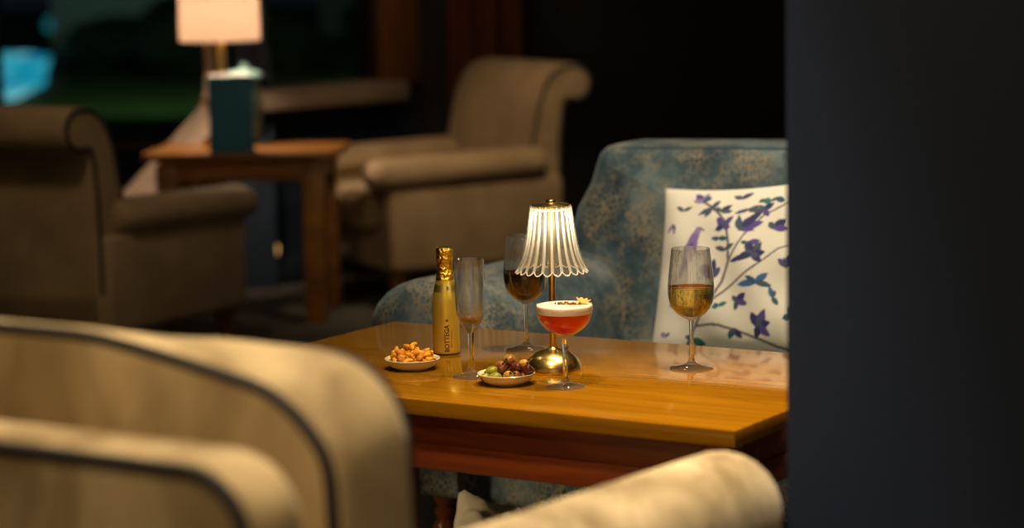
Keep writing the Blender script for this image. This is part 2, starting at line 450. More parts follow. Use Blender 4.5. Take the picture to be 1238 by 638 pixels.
BL, BR_ = (-1.04, 9.19), (-0.40, 9.80)
wall('wall_left', (-3.4, 10.2), (-1.17, 10.2), M['wall_navy'], (1.245, 2.17, 0.50, 2.2))
wall('wall_corner', (-1.17, 10.2), BL, M['wall_navy'])
_, LB, AB = wall('wall_back', BL, BR_, M['wall_navy'], (0.04, LB0 if (LB0 := (Vector(BR_) - Vector(BL)).length - 0.16) else 0, 0.755, 2.2))
wall('wall_far', BR_, (3.4, 9.9), M['wall_dark'])
wall('wall_front', (3.4, -2.0), (-3.4, -2.0), M['wall_cream'])
wall('wall_side', (-3.4, -2.0), (-3.4, 10.2), M['wall_navy'])
wall('wall_east', (3.4, 9.9), (3.4, -2.0), M['wall_dark'])

# window in the angled back wall
w1 = thing('window_1', 'angled window above navy wall', 'window', (BL[0], BL[1], 0), AB); w1['kind'] = 'structure'
del w1['label']; del w1['category']
g = G(); box(g, -0.03, LB - 0.13, -0.15, 0.13, 0.69, 0.765, 0.012); make('window_sill', g, M['sill'], w1)
g = G(); box(g, LB - 0.16, LB + 0.02, -0.05, 0.10, 0.755, 2.2, 0.008); make('window_post', g, M['post_wood'], w1)
g = G(); box(g, 0.02, 0.06, 0.03, 0.09, 0.765, 2.2, 0.004); box(g, 0.02, LB - 0.16, 0.03, 0.09, 2.15, 2.2, 0.004); make('window_frame', g, M['post_wood'], w1)
g = G(); box(g, 0.06, LB - 0.16, 0.058, 0.064, 0.765, 2.15); make('window_pane', g, M['pane'], w1, smooth=False)
# window in the left wall
w2 = thing('window_2', 'x', 'x', (0, 10.2, 0)); w2['kind'] = 'structure'; del w2['label']; del w2['category']
g = G(); box(g, -2.24, -1.17, -0.08, 0.10, 0.47, 0.50, 0.005); make('window_sill', g, M['dark_wood'], w2)
g = G(); box(g, -2.23, -2.152, -0.03, 0.08, 0.50, 2.2, 0.005); box(g, -1.235, -1.18, -0.03, 0.08, 0.50, 2.2, 0.005); make('window_frame', g, M['frame_pale'], w2)
g = G(); box(g, -2.155, -1.235, 0.03, 0.036, 0.50, 2.2); make('window_pane', g, M['pane'], w2, smooth=False)

g = G(); box(g, 0, LB, -0.018, 0.0, 0, 0.11, 0.003)
o = struct('baseboard_back', g, M['wall_navy']); o.location = (BL[0], BL[1], 0); o.rotation_euler = (0, 0, AB)

# dark wall end on the right, nearer than the table
g = G(); g.add([(x, y, z) for z in (0, 2.7) for x, y in ((0.378, 3.30), (3.4, 3.30), (3.4, 3.44), (0.409, 3.44))], [(0, 1, 2, 3), (4, 5, 6, 7), (0, 1, 5, 4), (1, 2, 6, 5), (2, 3, 7, 6), (3, 0, 4, 7)])
o = struct('wall_right', g, M['pillar'], angle=30)

# pale socket plate low on the navy wall, with a glow added
nl = thing('glowing_plate', 'small round plate given a warm glow, low on the navy wall under the window', 'light', (BL[0] + 0.15 * cos(AB), BL[1] + 0.15 * sin(AB), 0.14), AB)
g = G(); lathe([(0, 0), (0.036, 0), (0.04, 0.004), (0.04, 0.010), (0.030, 0.012), (0.029, 0.008)], 24, g); g.xf(Matrix.Rotation(R(90), 4, 'X')); make('bezel', g, M['brass'], nl)
g = G(); lathe([(0, 0.0085), (0.029, 0.0085), (0.029, 0.006), (0, 0.006)], 24, g); g.xf(Matrix.Rotation(R(90), 4, 'X')); make('lens', g, M['plate_glow'], nl)

# ------------------------------------------------------------------ coffee table
TZ = 0.52
TU0, TU1, TW0, TW1 = -2.845, -1.703, 3.385, 4.085
ct = thing('coffee_table', 'glossy golden-brown wooden coffee table holding drinks, a small lamp and snacks', 'table',
           uw((TU0 + TU1) / 2, (TW0 + TW1) / 2), AX)
hw, hd = (TU1 - TU0) / 2, (TW1 - TW0) / 2
g = G(); box(g, -hw, hw, -hd, hd, TZ - 0.030, TZ, 0.003, 3); make('tabletop', g, M['table'], ct, angle=30)
for nm, (x0, x1, y0, y1) in (('apron', (-hw + .06, hw - .06, -hd + .03, -hd + .05)), ('apron', (-hw + .06, hw - .06, hd - .05, hd - .03)),
                            ('apron', (-hw + .03, -hw + .05, -hd + .06, hd - .06)), ('apron', (hw - .05, hw - .03, -hd + .06, hd - .06))):
    g = G(); box(g, x0, x1, y0, y1, 0.392, TZ - 0.030, 0.002)
    if y1 - y0 < 0.03: box(g, x0, x1, y0 - 0.006, y1 + 0.006, 0.392, 0.437, 0.002)
    else: box(g, x0 - 0.006, x1 + 0.006, y0, y1, 0.392, 0.437, 0.002)
    make(nm, g, M['table_frame'], ct, angle=30)
for sx in (-1, 1):
    for sy in (-1, 1):
        cx, cy = sx * (hw - 0.052), sy * (hd - 0.052)
        g = G(); b = 0.026; t = 0.020
        v = []
        for z, s in ((0.0, t), (0.39, b), (TZ - 0.030, b)):
            v += [(cx - s, cy - s, z), (cx + s, cy - s, z), (cx + s, cy + s, z), (cx - s, cy + s, z)]
        f = [(0, 1, 2, 3), (8, 9, 10, 11)]
        for k in (0, 4):
            for i in range(4): f.append((k + i, k + (i + 1) % 4, k + 4 + (i + 1) % 4, k + 4 + i))
        g.add(v, f); make('leg', g, M['table_frame'], ct, smooth=False)

# ------------------------------------------------------------------ teal sofa
sofa = thing('sofa', 'teal crackle-patterned velvet sofa with rolled arm behind the coffee table', 'sofa', uw(-2.13, 4.50), AX + PI)
HWS = 0.82
# frame / front rail
g = G(); pad(rrect(2 * HWS - 0.10, 0.80, 0.05, 5, 0, -0.055), 0.135, 0.30, 0.02, XY, g=g); make('base', g, M['sofa'], sofa)
# seat cushion
g = G(); pad(rrect(2 * HWS - 0.56, 0.62, 0.05, 6, 0, 0.03), 0.28, 0.40, 0.035, XY, crown1=0.012, g=g); make('seat_cushion', g, M['sofa'], sofa)
# back
bo = dense([(-0.72, 0.28), (0.72, 0.28), (0.725, 0.62), (0.715, 0.68), (0.685, 0.74)] +
           [(0.675 - 0.045 + 0.045 * cos(R(a)), 0.785 + 0.045 * sin(R(a))) for a in (0, 30, 60, 90)] +
           [(0.3, 0.838), (0.0, 0.842), (-0.3, 0.838)] +
           [(-0.600 - 0.045 * sin(R(a)), 0.785 + 0.045 * cos(R(a))) for a in (0, 30, 60, 90)] +
           [(-0.66, 0.74), (-0.715, 0.68), (-0.725, 0.62)], 0.05)
g = G(); pad(bo, -0.46, -0.24, 0.05, XZ, crown0=0.01, crown1=0.035, g=g, fn=shear(-0.22, 0.35)); make('backrest', g, M['sofa'], sofa)
# piping along the top of the back
pp = []
for p in bo:
    if p[1] > 0.64: pp.append(p)
pp.sort(key=lambda p: -p[0])
g = G(); tube(g, [(p[0] - 0.03 * (1 if p[0] > 0 else -1) * (1 if abs(p[0]) > 0.6 else 0), -0.262 - 0.22 * (p[1] - 0.35), p[1] - 0.012) for p in pp], 0.006, 8); make('piping', g, M['sofa_piping'], sofa)
# rolled arms
def arm_out(sx):
    o = []
    pts = [(0.56, 0.16), (0.80, 0.16), (0.82, 0.30), (0.845, 0.45)]
    pts += [(0.700 + 0.150 * cos(R(a)), 0.470 + 0.120 * sin(R(a))) for a in range(0, 181, 15)]
    pts += [(0.555, 0.44), (0.555, 0.30)]
    pts = [(sx * x, z) for x, z in pts]
    return pts if sx > 0 else pts[::-1]
for sx in (-1, 1):
    g = G(); pad(dense(arm_out(sx), 0.04), -0.40, 0.345, 0.05, XZ, crown1=0.02, g=g, fn=lambda P: (P[0], P[1], P[2] + 0.008 * max(0, P[1]) / 0.36)); make('arm', g, M['sofa'], sofa)
for sx in (-1, 1):
    for sy in (0.285, -0.38):
        g = G()
        lathe([(0, 0), (0.018, 0), (0.022, 0.008), (0.022, 0.02), (0.029, 0.035), (0.031, 0.055), (0.026, 0.07), (0.020, 0.08), (0.026, 0.088), (0.026, 0.097), (0.019, 0.105), (0.027, 0.118), (0.030, 0.135), (0.030, 0.16), (0, 0.16)], 24, g)
        g.xf(Matrix.Translation((sx * 0.68, sy, 0))); make('foot', g, M['foot_wood'], sofa)

# small pale cloth bundle lying by the sofa foot
g = G(); rnd = random.Random(11)
bm = bmesh.new(); bmesh.ops.create_icosphere(bm, subdivisions=4, radius=1.0)
for v_ in bm.verts:
    p = v_.co.copy(); k = 1 + 0.10 * sin(6 * p.x + 2 * p.y) + 0.07 * sin(9 * p.y + 4 * p.z) + 0.04 * sin(15 * p.x)
    v_.co = Vector((p.x * k * 0.105, p.y * k * 0.06, max(0.0, (p.z * 0.5 + 0.5)) * k * 0.115 * (1 - 0.55 * max(-0.5, p.x))))
bm.verts.index_update()
g.add([v_.co[:] for v_ in bm.verts], [[v_.index for v_ in f_.verts] for f_ in bm.faces]); bm.free()
nb = tag(make('cloth_bundle', g, M['pillow_edge'], angle=180), 'small pale crumpled cloth on the floor under the coffee table, by the sofa foot', 'cloth')
nb.location = (-0.022, 4.80, 0.001); nb.scale = (1, 1, 1.3); nb.rotation_euler = (0, 0, R(-15))

# ------------------------------------------------------------------ printed scatter cushion
def seg_d(p, a, b):
    ax, ay = a; bx, by = b; px, py = p
    dx, dy = bx - ax, by - ay; L2 = dx * dx + dy * dy
    t = max(0, min(1, ((px - ax) * dx + (py - ay) * dy) / L2)) if L2 else 0
    return math.hypot(px - ax - dx * t, py - ay - dy * t), t

def Zc(X, Y): return ((X - 52) / 475.0, (525 - Y) / 480.0)
STEMS = [([(165, 520), (200, 455), (240, 400), (275, 340), (292, 285), (288, 230), (272, 170), (235, 125), (190, 95)], 0.0085),
         ([(200, 455), (265, 458), (330, 478), (420, 510), (480, 520)], 0.0075),
         ([(240, 400), (285, 365), (330, 330), (375, 295)], 0.0065),
         ([(292, 285), (330, 210), (375, 150), (440, 115)], 0.006),
         ([(375, 295), (430, 250), (480, 235)], 0.005), ([(272, 170), (250, 190)], 0.004)]
VIO = (0.085, 0.055, 0.27); IND = (0.022, 0.026, 0.12); TEA = (0.015, 0.09, 0.16); GRN = (0.02, 0.18, 0.17); LIL = (0.30, 0.22, 0.46); BLU = (0.03, 0.13, 0.34); SLA = (0.06, 0.08, 0.14)
LEAVES = []   # (base, tip, halfwidth, colour)
def leaf(X0, Y0, X1, Y1, wd, c): LEAVES.append((Zc(X0, Y0), Zc(X1, Y1), wd / 430.0, c))
for X, Y, spec in [
    (265, 178, [(-22, -28, 9, VIO), (24, -30, 8, VIO), (-25, 8, 8, IND), (22, 6, 8, VIO)]),
    (318, 192, [(30, -42, 10, VIO), (60, -22, 9, VIO), (55, -62, 9, IND), (-12, -45, 7, TEA), (40, 2, 6, VIO)]),
    (372, 132, [(24, -18, 8, IND), (-40, 4, 6, SLA), (18, 22, 7, VIO)]),
    (240, 328, [(-26, -44, 11, VIO), (6, -56, 10, IND), (28, -30, 9, VIO)]),
    (360, 268, [(-35, 4, 9, IND), (22, -36, 10, SLA), (34, -8, 9, IND), (-20, -32, 8, SLA), (-62, 18, 7, IND), (28, 20, 8, IND)]),
    (375, 345, [(-52, 6, 8, BLU), (30, -26, 8, BLU), (40, 8, 7, TEA), (-30, -18, 6, TEA)]),
    (378, 462, [(-18, -36, 10, IND), (22, -44, 10, VIO), (34, -10, 9, IND), (30, 24, 9, VIO), (-8, 30, 8, IND)]),
    (205, 415, [(-8, -34, 9, IND), (14, -22, 7, VIO), (-16, 6, 7, IND)]),
    (270, 408, [(22, -10, 5, GRN), (-18, 4, 5, GRN)]),
    (365, 100, [(22, 10, 8, GRN)]), (400, 98, [(26, 14, 7, TEA)]), (410, 190, [(30, -24, 11, IND), (40, 4, 8, VIO)]),
    (255, 212, [(30, 6, 6, TEA), (-26, -2, 5, TEA)]),
    (190, 95, [(-30, -28, 9, VIO), (-34, -6, 6, LIL), (8, -30, 7, LIL), (24, -12, 6, SLA)]),
    (222, 118, [(-40, 20, 6, SLA), (-20, 28, 6, SLA), (18, -24, 6, SLA)]),
    (300, 90, [(30, -16, 7, IND), (-24, -10, 6, TEA)]), (330, 130, [(-38, 10, 5, SLA), (34, -12, 5, SLA)]),
    (190, 490, [(36, 14, 8, GRN), (-22, -14, 6, SLA)]), (310, 470, [(20, 22, 7, IND), (-16, 24, 7, TEA)]),
    (420, 385, [(-10, -30, 6, BLU), (14, 20, 6, TEA)]), (100, 160, [(-20, 22, 5, LIL), (10, 30, 5, LIL)]), (110, 470, [(-20, -10, 5, LIL)]),
    (140, 395, [(-26, -8, 6, SLA), (14, -26, 6, IND)]), (320, 395, [(24, -22, 8, IND), (30, 8, 7, VIO), (-6, 24, 6, SLA)]), (280, 250, [(-34, -12, 6, SLA), (26, -16, 6, TEA)]), (250, 130, [(28, -20, 7, IND), (34, 2, 6, SLA)]), (345, 235, [(34, -8, 7, VIO), (18, 22, 7, IND)]), (130, 120, [(-24, -14, 5, SLA), (26, -12, 5, SLA)]),
    (455, 300, [(14, -34, 9, IND), (-24, -20, 7, VIO)]), (470, 430, [(12, -34, 9, IND), (-24, 10, 7, TEA)])]:
    for dx, dy, wd, c in spec + [(-spec[0][0] * 0.55, spec[0][1] * 0.7, spec[0][2] * 0.7, SLA)]: leaf(X, Y, X + dx, Y + dy, wd, c)
BIRD = [Zc(*p) for p in ((188, 182), (178, 205), (170, 240), (158, 275), (140, 312))]
BIRD_R = [0.018, 0.026, 0.040, 0.028, 0.012]
def print_col(s, t):
    c = (0.80, 0.76, 0.66)
    for pts, wd in STEMS:
        q = [Zc(*p) for p in pts]
        for a, b in zip(q, q[1:]):
            d, _ = seg_d((s, t), a, b)
            if d < wd: c = (0.16, 0.15, 0.16)
    for a, b, wd, col in LEAVES:
        d, k = seg_d((s, t), a, b)
        if d < wd * 1.1 * (sin(PI * min(1, 0.12 + 0.86 * k)) ** 0.8): c = col
    for i in range(4):
        d, k = seg_d((s, t), BIRD[i], BIRD[i + 1])
        if d < BIRD_R[i] * (1 - k) + BIRD_R[i + 1] * k: c = (0.22, 0.14, 0.42) if i > 0 else (0.30, 0.22, 0.48)
    for a, b, wd, col in ((Zc(172, 225), Zc(148, 300), 0.010, (0.11, 0.07, 0.28)), (Zc(194, 178), Zc(203, 184), 0.006, (0.2, 0.16, 0.12))):
        d, k = seg_d((s, t), a, b)
        if d < wd: c = col
    return c

PW = 0.395
def make_pillow(parent):
    n = 210; verts = []; faces = []; cols = []
    def P(i, j, side):
        a = 2 * i / n - 1; b = 2 * j / n - 1
        x = PW / 2 * a * (1 - 0.06 * (1 - b * b)); z = PW / 2 * b * (1 - 0.075 * (1 - a * a))
        th = 0.072 * ((1 - a * a) * (1 - b * b)) ** 0.42
        th += 0.004 * sin(9 * a + 5 * b) * (1 - a * a) * (1 - b * b) + 0.005 * sin(14 * a * b + 2 * a) * (1 - a * a) * (1 - b * b)
        return (x, side * th, z)
    idx = {}
    for side in (-1, 1):
        for j in range(n + 1):
            for i in range(n + 1):
                edge = i in (0, n) or j in (0, n)
                key = (i, j, 0 if edge else side)
                if key not in idx:
                    idx[key] = len(verts); verts.append(P(i, j, side)); cols.append(print_col(i / n, j / n))
        for j in range(n):
            for i in range(n):
                ks = []
                for (p, q) in ((i, j), (i + 1, j), (i + 1, j + 1), (i, j + 1)):
                    edge = p in (0, n) or q in (0, n); ks.append(idx[(p, q, 0 if edge else side)])
                faces.append(ks if side < 0 else ks[::-1])
    g = G(); g.add(verts, faces)
    o = make('cover', g, M['print'], parent, angle=180)
    at = o.data.color_attributes.new('print', 'FLOAT_COLOR', 'POINT')
    flat = []
    for c in cols: flat += [c[0], c[1], c[2], 1.0]
    at.data.foreach_set('color', flat)
    ring = []
    for i in range(0, n, 3): ring.append(P(i, 0, 1))
    for j in range(0, n, 3): ring.append(P(n, j, 1))
    for i in range(n, 0, -3): ring.append(P(i, n, 1))
    for j in range(n, 0, -3): ring.append(P(0, j, 1))
    g = G(); tube(g, ring, 0.003, 6, closed=True); make('edge_cord', g, M['pillow_edge'], parent)
pl = thing('scatter_cushion', 'cream scatter cushion printed with violet leaves and a bird, leaning on the teal sofa', 'cushion', uw(-2.265, 4.535, 0.448))
plr = R(-31)
pl.rotation_euler = (Euler((R(-24), 0, AX), 'XYZ').to_matrix() @ Euler((0, R(-6), 0)).to_matrix()).to_euler()
pl.location = uw(-2.285, 4.575, 0.594)
make_pillow(pl)

# ------------------------------------------------------------------ near armchair (beige velvet, piped)
na = thing('armchair', 'beige velvet armchair seen from behind, closest, in front of the coffee table', 'armchair', uw(-1.845, 2.45), AX)
g = G(); pad(rrect(0.72, 0.78, 0.04, 5, 0, -0.03), 0.14, 0.30, 0.02, XY, g=g); make('base', g, M['velvet'], na)
g = G(); pad(rrect(0.52, 0.66, 0.05, 6, 0, 0.09), 0.30, 0.44, 0.035, XY, crown1=0.015, g=g); make('seat_cushion', g, M['velvet'], na)
# outer back frame
fo = dense(rrect(0.745, 0.63, 0.03, 8, 0, 0.465, radii=(0.02, 0.075, 0.075, 0.02)), 0.04)
g = G(); pad(fo, -0.585, -0.485, 0.02, XZ, crown0=0.006, g=g, fn=shear(-0.06, 0.5)); make('back_frame', g, M['velvet'], na)
def pipe_on(outline, y, inset_d, r, parent, mat, fn=None, zmin=-1):
    pts = [(p[0], y, p[1]) for p in inset(outline, inset_d) if p[1] > zmin]
    if fn: pts = [fn(p) for p in pts]
    k = max(range(len(pts)), key=lambda i: (Vector(pts[i]) - Vector(pts[i - 1])).length)
    pts = pts[k:] + pts[:k]
    g = G(); tube(g, pts, r, 8); return make('piping', g, mat, parent)
pipe_on(fo, -0.582, 0.008, 0.0075, na, M['piping'], shear(-0.06, 0.5), 0.17)
# back cushion standing higher
def crownz(P):
    x, y, z = P
    k = max(0.0, (z - 0.55) / 0.30)
    rear = max(0.0, min(1.0, (-0.245 - y) / 0.155))
    t_ = max(0.0, min(1.25, (x - 0.0) / 0.25)); q_ = max(0.0, min(1.0, (x + 0.02) / 0.15)); q_ = q_ * q_ * (3 - 2 * q_)
    return (x, y - 0.05 * (z - 0.5), z - 0.005 - k * (rear * 0.040 * t_ ** 1.2 + (1 - rear) * (0.036 - 0.009 * q_)))
cu = dense(rrect(0.725, 0.465, 0.05, 9, -0.016, 0.6475, radii=(0.05, 0.115, 0.115, 0.05)), 0.04)
g = G(); pad(cu, -0.400, -0.245, 0.028, XZ, crown0=0.015, crown1=0.03, g=g, fn=crownz); make('back_cushion', g, M['velvet'], na)
pipe_on(cu, -0.394, 0.012, 0.0075, na, M['piping'], crownz, 0.43)
pipe_on(cu, -0.250, 0.012, 0.0075, na, M['piping'], crownz, 0.43)
for sx in (-1, 1):
    pts = [(0.245, 0.14), (0.385, 0.14), (0.395, 0.40), (0.405, 0.50)] + [(0.322 + 0.085 * cos(R(a)), 0.515 + 0.085 * sin(R(a))) for a in range(0, 181, 15)] + [(0.240, 0.46)]
    pts = [(sx * x, z) for x, z in pts]
    if sx < 0: pts = pts[::-1]
    g = G(); pad(dense(pts, 0.04), -0.50, 0.51, 0.065, XZ, crown1=0.012, g=g, seg=7, fn=lambda P: (P[0] + (0.08 if P[0] > 0 else -0.08) * (P[1] + 0.1), P[1], P[2] + (0.018 * -P[1] if P[1] < 0 else 0))); make('arm', g, M['velvet'], na)
for sx in (-1, 1):
    for sy in (-0.36, 0.30):
        g = G(); lathe([(0, 0), (0.016, 0), (0.026, 0.14), (0, 0.14)], 16, g); g.xf(Matrix.Translation((sx * 0.30, sy, 0))); make('leg', g, M['dark_wood'], na)

# ------------------------------------------------------------------ two scroll-back armchairs
def scroll_chair(label, loc, rotz, zsc=1.0):
    t = thing('scroll_back_armchair', label, 'armchair', loc, rotz, None)
    t.scale = (1, 1, zsc)
    W = 0.37
    g = G(); box(g, -W + 0.02, W - 0.02, -0.34, 0.36, 0.15, 0.29, 0.015, 3); make('seat_frame', g, M['velvet_taupe'], t)
    g = G(); pad(rrect(2 * W - 0.25, 0.66, 0.04, 6, 0, 0.08), 0.29, 0.43, 0.035, XY, crown1=0.015, g=g); make('seat_cushion', g, M['velvet_taupe'], t)
    # back: side profile with a backward scroll
    prof = [(-0.34, 0.16), (-0.20, 0.16), (-0.20, 0.44), (-0.215, 0.60), (-0.245, 0.74), (-0.275, 0.81), (-0.30, 0.845), (-0.34, 0.872), (-0.39, 0.88)]
    prof += [(-0.405 + 0.072 * cos(R(a)), 0.808 + 0.072 * sin(R(a))) for a in range(90, 300, 20)]
    prof += [(-0.365, 0.742), (-0.355, 0.70), (-0.345, 0.60), (-0.34, 0.45)]
    pr = dense(prof, 0.03)
    g = G(); pad(pr, -W + 0.03, W - 0.03, 0.016, YZ, g=g); bk = make('backrest', g, M['velvet_taupe'], t)
    for sx in (-1, 1):
        q = inset(pr, 0.010)
        g = G(); tube(g, [(sx * (W - 0.030), a, b) for a, b in q], 0.0075, 6, closed=True); make('piping', g, M['piping'], bk)
    for sx in (-1, 1):
        g = G(); box(g, min(sx * W, sx * (W - 0.11)), max(sx * W, sx * (W - 0.11)), -0.33, 0.37, 0.15, 0.465, 0.02, 3); make('arm_panel', g, M['velvet_taupe'], t)
        ao = [(sx * (W - 0.055) + 0.085 * cos(R(a)), 0.50 + 0.062 * sin(R(a))) for a in range(0, 360, 15)]
        g = G(); pad(ao, -0.27, 0.43, 0.045, XZ, crown1=0.012, g=g, fn=lambda P: (P[0], P[1], P[2] + 0.02 * (P[1] < 0) * (-P[1]) / 0.27)); ar = make('arm_pad', g, M['velvet_taupe'], t)
    for sx in (-1, 1):
        for sy in (-0.30, 0.32):
            g = G(); v = []
            for z, s in ((0, 0.016), (0.16, 0.027)):
                v += [(sx * (W - 0.06) - s, sy - s, z), (sx * (W - 0.06) + s, sy - s, z), (sx * (W - 0.06) + s, sy + s, z), (sx * (W - 0.06) - s, sy + s, z)]
            g.add(v, [(0, 1, 2, 3), (4, 5, 6, 7), (0, 1, 5, 4), (1, 2, 6, 5), (2, 3, 7, 6), (3, 0, 4, 7)])
            make('leg', g, M['side_wood'], t, smooth=False)
    return t
# left: side plane passes the rear right corner (-1.19,7.20)
def chair_origin(corner, rotz, lx, ly):
    c, s = cos(rotz), sin(rotz); return (corner[0] - (lx * c - ly * s), corner[1] - (lx * s + ly * c), 0)
scroll_chair('taupe scroll-back armchair at left, its back turned, before the lamp side table', chair_origin((-1.215, 7.20), R(-30), 0.37, -0.34), R(-30), 0.955)
RC = R(118)    # facing left and a little towards the camera
scroll_chair('taupe scroll-back armchair facing left, to the right of the lamp side table', chair_origin((-0.415, 8.50), RC, -0.37, 0.36), RC, 0.975)

# ------------------------------------------------------------------ side table with lamp and menu
st = thing('side_table', 'dark wooden side table carrying the lit lamp and a teal menu', 'table', (-0.925, 8.52, 0), R(-4))
g = G(); pad(rrect(0.68, 0.44, 0.035, 6), 0.572, 0.60, 0.006, XY, g=g); make('tabletop', g, M['side_wood'], st, angle=30)
g = G(); box(g, -0.28, 0.28, -0.185, 0.185, 0.50, 0.572, 0.004); make('apron', g, M['side_wood'], st)
for sx in (-1, 1):
    for sy in (-1, 1):
        cx, cy = sx * 0.255, sy * 0.16
        g = G(); box(g, cx - 0.036, cx + 0.036, cy - 0.036, cy + 0.036, 0, 0.56, 0.004); make('leg', g, M['side_wood'], st)

tl = thing('table_lamp', 'lit table lamp with pale drum shade and brass stem on the side table', 'lamp', (-1.015, 8.56, 0.615))
g = G(); lathe([(0, -0.015), (0.07, -0.015), (0.072, -0.010), (0.072, 0.016), (0.066, 0.022), (0.02, 0.026), (0, 0.026)], 32, g); make('base', g, M['brass'], tl)
g = G(); lathe([(0, 0.02), (0.019, 0.02), (0.016, 0.05), (0.0165, 0.42), (0, 0.42)], 20, g); make('stem', g, M['brass_pole'], tl)
g = G(); lathe([(0.140, 0.362), (0.142, 0.362), (0.138, 0.60), (0.136, 0.60)], 48, g, close=True); make('lamp_shade', g, M['lampshade'], tl)
g = G(); prof, seg = grow_ellipsoid(16, 10); lathe([(0.026 * r, 0.47 + 0.032 * z) for r, z in prof], 16, g); make('bulb', g, M['bulb'], tl)

mn = thing('menu', 'teal cloth-covered menu standing upright on the side table in front of the lamp', 'menu', (-0.962, 8.36, 0.60), R(2))
mw, mh = 0.150, 0.262
g = G(); box(g, -mw / 2, mw / 2, -0.030, -0.026, 0, mh, 0.001); make('front_cover', g, M['menu'], mn)
g = G(); box(g, -mw / 2, mw / 2, 0.026, 0.030, 0, mh, 0.001); make('back_cover', g, M['menu'], mn)
g = G(); box(g, mw / 2 - 0.003, mw / 2 + 0.001, -0.030, 0.030, 0, mh, 0.001); make('spine', g, M['menu'], mn)
g = G(); box(g, -mw / 2 + 0.004, mw / 2 - 0.004, -0.0255, 0.0255, 0.003, mh + 0.004, 0.001); make('pages', g, M['paper'], mn)

pot = thing('ceramic_pot', 'small pale teal lidded pot behind the menu on the side table', 'pot', (-0.945, 8.66, 0.60))
g = G(); lathe([(0, 0), (0.035, 0), (0.05, 0.03), (0.062, 0.12), (0.058, 0.20), (0.045, 0.235), (0.044, 0.24), (0.040, 0.24), (0.040, 0.05), (0, 0.05)], 32, g); make('body', g, M['bottle_teal'], pot)
g = G(); lathe([(0, 0.241), (0.062, 0.241), (0.064, 0.248), (0.05, 0.262), (0.012, 0.270), (0.012, 0.278), (0.016, 0.284), (0, 0.290)], 32, g); make('lid', g, M['bottle_teal'], pot)

# ------------------------------------------------------------------ curtains
def curtain(name, label, rows, mat, folds=7, depth=0.03):
    """rows: (z, centre x, centre y, half width) ; pleated cloth with thickness"""
    n = folds * 12; g = G(); v = []
    for side in (0, 1):
        for z, cx, cy, hw_ in rows:
            for i in range(n + 1):
                s = 2 * i / n - 1
                v.append((cx + hw_ * s, cy + depth * sin(folds * 2 * PI * i / n) + side * 0.008, z))
    f = []; k = n + 1; nr = len(rows); off = nr * k
    for r in range(nr - 1):
        for i in range(n):
            a = r * k + i
            f.append((a, a + 1, a + k + 1, a + k)); f.append((off + a, off + a + k, off + a + k + 1, off + a + 1))
    for r in range(nr - 1):
        for i in (0, n):
            a = r * k + i; f.append((a, a + k, off + a + k, off + a))
    for i in range(n):
        f.append((i, i + 1, off + i + 1, off + i)); a = (nr - 1) * k + i; f.append((a, a + 1, off + a + 1, off + a))
    g.add(v, f)
    o = make(name, g, mat, angle=180); tag(o, label, 'curtain'); return o
curtain('curtain', 'dark maroon curtain hanging on the far wall behind the right scroll-back armchair',
        [(z, -0.085, 9.70, 0.155) for z in (0.01, 0.6, 1.2, 1.8, 2.5)], M['curtain_red'], folds=3, depth=0.035)
pc = thing('curtain', 'pale tied-back curtain flaring down behind the lamp side table', 'curtain', (-1.16, 8.98, 0))
o = curtain('cloth', None, [(0.01, -0.36, 0, 0.24), (0.2, -0.27, 0, 0.20), (0.36, -0.18, 0, 0.15), (0.55, -0.06, 0, 0.085), (0.70, 0.035, 0, 0.036), (0.74, 0.046, 0, 0.022), (0.80, 0.052, 0, 0.016), (1.1, 0.055, 0, 0.018), (1.6, 0.06, 0, 0.04), (2.5, 0.06, 0, 0.08)], M['curtain_pale'], folds=6, depth=0.022)
o.parent = pc
del o['category']
g = G(); tube(g, [(0.046 + 0.030 * cos(R(a)), 0.004 + 0.034 * sin(R(a)), 0.74) for a in range(0, 360, 15)], 0.008, 8, closed=True); make('tieback', g, M['curtain_red'], pc)

# ------------------------------------------------------------------ things on the coffee table
def on_table(x, y): return (x, y, TZ)

